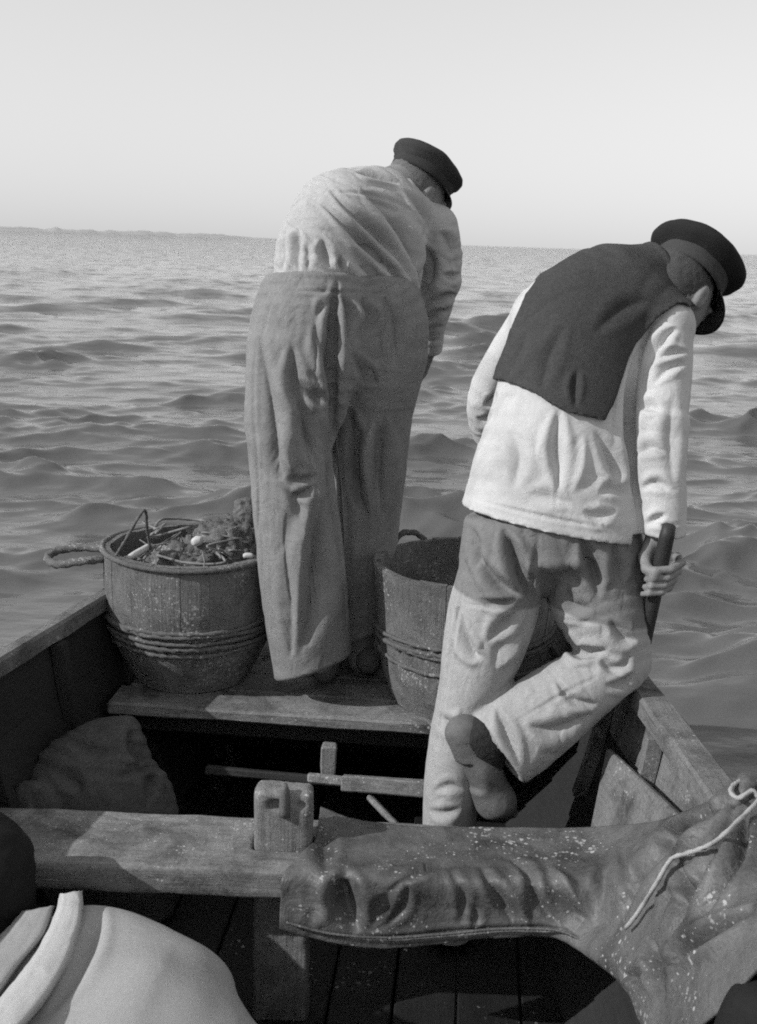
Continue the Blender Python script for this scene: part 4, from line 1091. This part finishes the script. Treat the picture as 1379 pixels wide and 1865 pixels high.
    hl, hm, hr = at(836, 918, 2.62), at(1000, 958, 2.50), at(1150, 982, 2.60)
    hn = nrm(np.cross(hr - hl, V(0, 1, -0.05))); hn = hn if hn[2] < 0 else -hn
    X, Y, Z = fl.points()
    d = ((X - hl[0]) * hn[0] + (Y - hl[1]) * hn[1] + (Z - hl[2]) * hn[2])
    px, py = proj(np.stack([X.ravel(), Y.ravel(), Z.ravel()], 1)); px = px.reshape(X.shape); py = py.reshape(X.shape)
    sleeve = (px > 1164) & (Y < 2.70)
    d = np.where(sleeve, -0.3, d)
    cz = at(1208, 972, 2.55)[2]
    d2 = np.where(px > 1150, cz - Z, -0.3)
    fl.f = np.maximum(fl.f, np.maximum(d, d2).astype(np.float32))
    v, q = fl.mesh(3)
    v = drape(v, q, 0.002, 9, V(0.15, 0.1, 1), 33, 0.2)
    v = folds(v, q, [
        ([(1019, 745), (1014, 800), (1015, 840), (1021, 900)], 9, 0.014), ([(1083, 785), (1108, 825), (1122, 860), (1120, 885)], 9, 0.012), ([(1065, 790), (1060, 850), (1040, 900)], 10, -0.006),
        ([(1169, 620), (1150, 690), (1146, 760), (1150, 840), (1162, 930)], 7, 0.014), ([(1177, 680), (1190, 645), (1215, 612), (1235, 598)], 6, 0.013), ([(1185, 664), (1215, 645), (1255, 640)], 5, 0.010),
        ([(1190, 700), (1215, 672), (1250, 662)], 6, 0.009), ([(1165, 745), (1185, 740), (1205, 750)], 7, 0.006), ([(1160, 830), (1185, 815), (1215, 825)], 7, 0.006), ([(1170, 890), (1195, 880), (1225, 895)], 6, 0.007),
        ([(1175, 955), (1195, 945), (1215, 935)], 5, 0.008), ([(930, 780), (945, 830), (935, 890)], 10, 0.006), ([(1090, 900), (1115, 890), (1140, 905)], 7, 0.008), ([(1060, 930), (1090, 940), (1125, 930)], 7, 0.006),
        ([(960, 900), (1000, 905), (1040, 920)], 8, 0.005), ([(880, 740), (895, 730), (905, 712)], 5, 0.009), ([(866, 760), (880, 765), (895, 755)], 5, 0.008), ([(1225, 720), (1222, 800), (1226, 880)], 10, 0.006)])
    arm = nrm(at(1205, 900, 2.58) - at(1212, 640, 2.72))
    def ex(d, m):
        px, py = proj(m); w_ = np.clip((px - 1155) / 10, 0, 1)
        return 0.05 + (1 - w_) * 0.12 * (1 - d[:, 2] ** 2) + w_ * 0.18 * (d @ arm) ** 2
    v = cloth(v, q, ex, 80, 0.010, 0.008, 0.24, 4)
    v = folds(v, q, [([(842, 902), (920, 924), (1000, 943), (1080, 957), (1150, 966)], 2.5, 0.004), ([(1030, 745), (1018, 850), (1010, 950)], 2.5, 0.003), ([(1170, 953), (1208, 958), (1246, 952)], 2.5, 0.004), ([(1236, 562), (1190, 590), (1168, 640), (1160, 700)], 2.5, 0.004)])
    mk('jacket', v, q, M['jacket'], P)
    # dark neckcloth over the shoulders
    fl = jacket_field(0.0052)
    X, Y, Z = fl.points(); px, py = proj(np.stack([X.ravel(), Y.ravel(), Z.ravel()], 1)); px = px.reshape(X.shape); py = py.reshape(X.shape)
    poly = [(1205, 440), (1130, 430), (1060, 455), (985, 500), (955, 535), (930, 600), (912, 652), (898, 688), (940, 702), (985, 722), (1032, 748), (1102, 766), (1116, 738), (1132, 690), (1158, 625), (1200, 578), (1236, 554), (1275, 560), (1270, 500)]
    pd = (polysdf(px, py, poly) * (2.7 / FOC)).astype(np.float32)
    pd = pd + 0.004 * fbm(np.stack([X.ravel(), Y.ravel(), Z.ravel()], 1)[:, :], 22, 3, 1).reshape(X.shape).astype(np.float32)
    fl.f = np.maximum(fl.f - 0.013, pd)
    v, q = fl.mesh(3)
    v = drape(v, q, 0.0035, 8, at(925, 670, 2.7) - at(1180, 480, 2.8), 43, 0.3)
    v = folds(v, q, [([(985, 715), (1000, 650), (1030, 590)], 9, 0.005), ([(1049, 745), (1047, 705), (1052, 670)], 5, 0.008), ([(922, 690), (945, 640), (960, 600)], 7, 0.005), ([(1080, 610), (1130, 565), (1185, 545)], 10, 0.005)])
    v = cloth(v, q, surplus(at(925, 670, 2.7) - at(1180, 480, 2.8), 0.10, 0.03), 60, 0.003, 0.008, 0.3, 5)
    mk('neckcloth', v, q, M['collar'], P)
    make_cap(P, cB, bfB, buB, 0.128, 'B', M['capB'], M['band'])
    # standing clog on the floor, hanging clog and sock
    clog(P, V(at(815, 1600, 2.53)[0], 2.53, 0), V(at(830, 1600, 2.80)[0], 2.80, 0), V(0, 0, 1), floor=FZ + 0.002)
    heel = at(838, 1316, 2.478); toe = at(918, 1500, 2.49)
    clog(P, heel, toe, nrm(at(900, 1330, 2.475) - heel + V(0, 0.055, 0)), L=0.285)
    fl = Field(at(885, 1350, 2.47) - 0.14, at(885, 1350, 2.47) + 0.14, 0.0052)
    fl.loft([(945, 1325, 2.49, 36, 0.045), (890, 1345, 2.478, 40, 0.045), (872, 1338, 2.475, 34, 0.042)], 0.03)
    fl.loft([(876, 1340, 2.478, 28, 0.038), (896, 1390, 2.48, 22, 0.032)], 0.03)
    v, q = fl.mesh(2); v = crumple(v, q, 0.0018, 75, 6)
    mk('sock', v, q, M['sock'], P)
    return P
two_tone(M['trousersB'], 0.0, 0.0, 1.0) if False else None
zl = at(850, 1092, 2.5)[2] - FZ; zr = at(1090, 1130, 2.5)[2] - FZ
xl = at(850, 1092, 2.5)[0] - B0[0]; xr = at(1090, 1130, 2.5)[0] - B0[0]
sl_ = (zr - zl) / (xr - xl)
two_tone(M['trousersB'], zl - sl_ * xl - 0.008, sl_, 1.85, 0.012)
person_b()
# the rod in his hand
p0, p1 = at(1219, 957, 2.494), at(1176, 1155, 2.530)
pts = [p0 + (p1 - p0) * t for t in np.linspace(0.0, 1.3, 14)]
tag(tube(pts, 0.0175, M['rod'], 'gaff_handle', None, seg=14, rr=[0.015] + [0.0175] * 12 + [0.014]), 'dark round wooden handle gripped in the kneeling man\'s right hand', 'tool handle')

# ------------------------------------------------------------------ cloths and bundles
def sheet(name, grid, m, strokes=(), parent=None, thick=0.006, res=10, amp=0.0, seed=0, label=None, cat=None, ns=(16, 45), relax=0.0):
    """grid of (photo x, photo y, height above the water)"""
    G = np.array([[atz(*p) for p in row] for row in grid])
    R1 = np.stack([spline(G[:, j], res) for j in range(G.shape[1])], 1)
    R2 = np.stack([spline(R1[i], res) for i in range(R1.shape[0])], 0)
    a, b = R2.shape[:2]; v = R2.reshape(-1, 3)
    i = np.arange(a - 1)[:, None] * b; j = np.arange(b - 1)[None, :]
    q = np.stack([(i + j).ravel(), (i + b + j).ravel(), (i + b + j + 1).ravel(), (i + j + 1).ravel()], 1)
    n = normals(v, q)
    if ((CAM - v) * n).sum(1).mean() < 0: q = q[:, ::-1].copy()
    v = lap(v, q, 6)
    if amp: v = crumple(v, q, amp, ns[0], seed); v = crumple(v, q, amp * 0.35, ns[1], seed + 4)
    v = folds(v, q, strokes, -0.5)
    if relax: v = cloth(v, q, lambda d, m_: relax + 0 * d[:, 0], 70, 0.006, 0.010, 0.2, seed)
    n = normals(v, q)
    back = v - n * thick
    K = len(v); e = []
    rim = list(range(b)) + [k * b + b - 1 for k in range(1, a)] + [(a - 1) * b + k for k in range(b - 2, -1, -1)] + [k * b for k in range(a - 2, 0, -1)]
    for k in range(len(rim)):
        x, y = rim[k], rim[(k + 1) % len(rim)]; e.append((x, y, K + y, K + x))
    V_ = np.concatenate([v, back]); Q = np.concatenate([q, q[:, ::-1] + K, np.array(e)])
    o = mk(name, V_, Q, m, parent)
    if label: tag(o, label, cat)
    return o
# oilskin over the thwart, gathered up to the gunwale on the right
def hang(x, y, Y): return (x, y, at(x, y, Y)[2])
T_ = PZ + 0.016
r0 = [(584, 1470, 0.470), (640, 1490, T_), (720, 1503, T_), (820, 1506, T_), (930, 1507, T_), (1030, 1508, T_ + .005), (1110, 1505, 0.49), (1190, 1497, 0.58), (1270, 1470, 0.70), (1345, 1436, 0.765), (1430, 1430, 0.77)]
r1 = [(574, 1530, T_), (640, 1545, T_), (720, 1552, T_), (820, 1555, T_), (930, 1557, T_), (1030, 1558, T_ + .005), (1110, 1553, 0.49), (1195, 1535, 0.58), (1280, 1500, 0.71), (1360, 1468, 0.768), (1450, 1480, 0.77)]
r2 = [(520, 1588, T_ - .004), (630, 1594, T_), (720, 1600, T_), (820, 1602, T_), (930, 1604, T_), (1030, 1608, T_ + .005), (1110, 1605, 0.49), (1200, 1590, 0.58), (1290, 1550, 0.71), (1378, 1520, 0.765), (1470, 1540, 0.77)]
r3 = [hang(512, 1640, 2.092), hang(630, 1655, 2.094), hang(720, 1660, 2.094), hang(820, 1658, 2.094), hang(930, 1656, 2.094), hang(1030, 1668, 2.075), (1112, 1680, 0.44), (1200, 1680, 0.55), (1295, 1640, 0.69), (1395, 1600, 0.765), (1490, 1620, 0.765)]
r4 = [hang(510, 1686, 2.084), hang(600, 1708, 2.084), hang(700, 1718, 2.084), hang(800, 1712, 2.084), hang(910, 1702, 2.082), hang(1010, 1704, 2.065), (1095, 1750, 0.39), (1185, 1780, 0.51), (1290, 1740, 0.66), (1395, 1680, 0.755), (1490, 1680, 0.76)]
r5 = [hang(512, 1692, 2.086), hang(602, 1717, 2.086), hang(702, 1727, 2.086), hang(802, 1719, 2.086), hang(912, 1708, 2.084), hang(1022, 1714, 2.065), (1125, 1785, 0.37), (1195, 1900, 0.48), (1296, 1850, 0.62), (1392, 1752, 0.745), (1490, 1735, 0.75)]
sheet('oilskin', [r0, r1, r2, r3, r4, r5], M['oil'], [
    ([(630, 1580), (628, 1640), (655, 1700)], 16, 0.030), ([(600, 1480), (590, 1540), (598, 1600)], 12, 0.010), ([(700, 1630), (760, 1590), (820, 1572), (920, 1578)], 6, 0.006),
    ([(815, 1575), (843, 1630), (838, 1690)], 6, 0.006), ([(872, 1572), (902, 1625), (938, 1690)], 7, 0.009), ([(930, 1565), (962, 1590), (978, 1640), (1030, 1695)], 7, 0.011), ([(852, 1640), (868, 1665), (862, 1695)], 5, 0.006), ([(915, 1600), (945, 1640), (965, 1690)], 8, -0.009),
    ([(1000, 1575), (1040, 1620), (1085, 1680)], 9, -0.012), ([(1100, 1570), (1095, 1620), (1095, 1660)], 10, 0.010), ([(1130, 1530), (1140, 1590), (1150, 1650)], 6, 0.008), ([(745, 1600), (735, 1650), (700, 1690)], 6, 0.006), ([(560, 1600), (575, 1650), (560, 1690)], 8, 0.006),
    ([(1335, 1452), (1270, 1500), (1210, 1545), (1160, 1610), (1125, 1690)], 8, 0.030), ([(1340, 1460), (1315, 1530), (1280, 1600), (1235, 1680), (1200, 1740)], 8, 0.034), ([(1362, 1470), (1345, 1570), (1300, 1650)], 7, 0.022), ([(1300, 1490), (1255, 1550), (1215, 1620), (1190, 1680)], 7, -0.016),
    ([(1379, 1650), (1320, 1690), (1255, 1730), (1200, 1780)], 8, 0.032), ([(1240, 1560), (1250, 1610), (1255, 1650)], 7, 0.022), ([(1360, 1560), (1310, 1620), (1265, 1690)], 6, 0.016), ([(1180, 1700), (1200, 1760), (1205, 1830)], 9, 0.028), ([(1200, 1510), (1240, 1520), (1290, 1490)], 8, 0.012),
    ([(1130, 1770), (1160, 1780), (1190, 1760)], 7, 0.008), ([(560, 1702), (700, 1708), (830, 1697), (1000, 1690), (1070, 1715)], 4, 0.003)],
    amp=0.0012, seed=51, res=18, relax=0.09, label='dark spotted oilskin cloth draped over the front seat and tied up at the right', cat='oilskin')
OS = bpy.data.objects['oilskin']
tube(spline([atz(*hang(x, y, Y)) for x, y, Y in ((522, 1680, 2.074), (600, 1700, 2.074), (700, 1708, 2.074), (800, 1702, 2.074), (910, 1692, 2.072), (1010, 1694, 2.055), (1060, 1712, 2.03))], 30), 0.0032, M['oil'], 'hem_stitching', OS, twist=700, seg=6)
# white cord that ties it, with its knot on the gunwale
kn = atz(1352, 1440, 0.74)
osv = np.array([v.co[:] for v in OS.data.vertices]) + ORG[OS.name]; osv = osv[:len(osv) // 2]
ospx, ospy = proj(osv)
def on_cloth(x, y, lift=0.009):
    k = np.where((ospx - x) ** 2 + (ospy - y) ** 2 < 13 ** 2)[0]
    p = osv[k]; p = p[np.argmin(np.linalg.norm(p - CAM, axis=1))]
    return CAM + nrm(ray(x, y)) * (np.linalg.norm(p - CAM) - lift)
run = spline([(1384, 1456), (1350, 1490), (1300, 1535), (1250, 1555), (1222, 1565), (1195, 1610), (1160, 1665), (1140, 1690)], 6)
cpath = np.array([atz(*p) for p in ((1410, 1436, .787), (1372, 1424, .794), (1345, 1424, .794), (1330, 1440, .792), (1345, 1454, .792), (1370, 1440, .804))] + [on_cloth(x, y, 0.016) for x, y in run])
cpath = np.concatenate([spline(cpath[:7], 8)[:-1], cpath[6:]])
for _ in range(2): cpath[1:-1] = 0.5 * cpath[1:-1] + 0.25 * (cpath[:-2] + cpath[2:])
tag(tube(cpath, 0.0042, M['cord'], 'tie_cord', None, twist=260, seg=8, org=kn), 'white cord looped and knotted round the oilskin at the right gunwale', 'cord')
kc = atz(1345, 1450, 0.765)
fl = Field(kc - 0.1, kc + 0.1, 0.005)
fl.loft([(1358, 1428, kc[1] + .01, 18, 0.028), (1345, 1448, kc[1], 20, 0.03), (1322, 1468, kc[1], 26, 0.03)], 0.03); v, q = fl.mesh(2); v = crumple(v, q, 0.005, 50, 8)
tag(mk('cloth_knot', v, q, M['oil']), 'bunched oilskin corner under the white cord on the gunwale', 'knot')
# folded sack under the platform
fl = Field(V(-1.0, 2.42, 0.0), V(-0.38, 2.95, 0.56), 0.0065)
fl.loft([(168, 1640, 2.62, 150, 0.12), (170, 1560, 2.62, 150, 0.12), (175, 1470, 2.66, 146, 0.12), (185, 1400, 2.70, 118, 0.10), (200, 1345, 2.73, 62, 0.06), (198, 1318, 2.74, 46, 0.03)], 0.06, cap=0.4)
fl.loft([(60, 1520, 2.55, 45, 0.06), (50, 1450, 2.56, 26, 0.04)], 0.05)
fl.cut(V(0, 0, FZ + 0.002), V(0, 0, -1))
v, q = fl.mesh(2); v = crumple(v, q, 0.006, 6, 61); v = drape(v, q, 0.002, 10, V(0.2, 0, 1), 64, 0.4)
v = cloth(v, q, lambda d, m_: 0.09 + 0 * d[:, 0], 60, 0.010, 0.010, 0.25, 9)
v = folds(v, q, [([(245, 1320), (240, 1350), (265, 1390), (300, 1400)], 7, 0.018), ([(210, 1420), (250, 1400), (290, 1402)], 6, 0.014), ([(90, 1400), (130, 1420), (150, 1450)], 9, 0.014), ([(120, 1350), (170, 1370), (220, 1365)], 8, 0.010), ([(60, 1420), (75, 1470), (70, 1500)], 8, 0.016), ([(270, 1470), (275, 1430), (290, 1400)], 7, 0.012)])
v[:, 2] = np.maximum(v[:, 2], FZ + 0.001)
tag(mk('sack', v, q, M['sack']), 'slumped dirty cloth sack behind the front seat at the left side', 'sack')
# pale canvas bundle in the lower left corner
fl = Field(V(-1.0, 1.30, 0.0), V(-0.02, 2.13, 0.56), 0.0072)
for a_, b_, ra, rb, hh in (((-0.66, 1.55, 0.28), (-0.54, 1.96, 0.345), 0.27, 0.13, 0.115), ((-0.43, 1.55, 0.28), (-0.42, 1.90, 0.335), 0.22, 0.17, 0.115), ((-0.42, 1.74, 0.25), (-0.20, 1.72, 0.20), 0.20, 0.14, 0.14), ((-0.6, 1.6, 0.12), (-0.3, 1.7, 0.1), 0.22, 0.18, 0.15)):
    fl.seg(a_, b_, ra, rb, hh, 0.10, 0.10, u=V(1, 0, 0))
fl.cut(V(0, 0, FZ + 0.002), V(0, 0, -1))
v, q = fl.mesh(3); v = crumple(v, q, 0.004, 4, 71); v = cloth(v, q, lambda d, m_: 0.05 + 0 * d[:, 0], 40, 0.006, 0.006, 0.3, 12)
v = folds(v, q, [([(185, 1640), (172, 1700), (135, 1780), (80, 1860)], 10, 0.012)])
v[:, 2] = np.maximum(v[:, 2], FZ + 0.001)
CV = mk('canvas_bundle', v, q, M['canvas'])
tag(CV, 'pale canvas bundle with a white rolled hem in the lower left corner', 'canvas')
def strip(keys, lift, m, name, seed):
    rows = []
    for x0, y0, x1, y1, z in keys:
        rows.append([(x0 + (x1 - x0) * t, y0 + (y1 - y0) * t, z + lift * math.sin(math.pi * min(t * 1.0, 1)) - (0.02 if t in (0, 1) else 0)) for t in (0, 0.12, 0.35, 0.65, 0.9, 1)])
    sheet(name, rows, m, parent=CV, thick=0.006, res=9, amp=0.0015, seed=seed, relax=0.07)
strip([(108, 1628, 150, 1622, .470), (104, 1650, 152, 1650, .474), (84, 1700, 146, 1690, .472), (50, 1755, 128, 1745, .468), (8, 1810, 98, 1800, .464), (-50, 1870, 50, 1862, .460), (-120, 1940, -20, 1930, .455)], 0.010, M['canvas2'], 'rolled_hem', 73)
strip([(40, 1660, 100, 1650, .452), (0, 1705, 84, 1700, .452), (-60, 1760, 40, 1756, .450), (-120, 1820, 0, 1812, .446)], 0.008, M['canvas'], 'rolled_hem', 75)
# dark objects cut by the frame at both lower corners
fl = Field(at(0, 1590, 2.03) - V(0.2, 0.15, 0.32), at(0, 1590, 2.03) + V(0.16, 0.15, 0.2), 0.006)
fl.loft([(-20, 1700, 2.0, 62, 0.07), (-14, 1640, 2.02, 72, 0.08), (-14, 1570, 2.04, 72, 0.08), (-25, 1530, 2.05, 50, 0.06)], 0.05)
v, q = fl.mesh(2); v = crumple(v, q, 0.006, 14, 81)
tag(mk('dark_hat', v, q, M['black']), 'black rounded felt hat on the seat end at the left edge', 'hat')
bc = at(1402, 1842, 1.44)
fl = Field(V(bc[0] - 0.25, 1.22, 0.0), V(bc[0] + 0.2, 1.66, bc[2] + 0.16), 0.0066)
fl.seg(V(bc[0] - 0.06, 1.44, 0.06), bc - V(0, 0, 0.02), 0.12, 0.070, 0.12, 0.070, 0.05, u=V(1, 0, 0), cap=0.9)
fl.cut(V(0, 0, FZ + 0.002), V(0, 0, -1))
v, q = fl.mesh(2); v = crumple(v, q, 0.005, 14, 85)
v[:, 2] = np.maximum(v[:, 2], FZ + 0.001)
tag(mk('dark_bag', v, q, M['black']), 'black rounded bag cut off by the lower right corner', 'bag')
# loose boards with fish scales in the bilge in the foreground
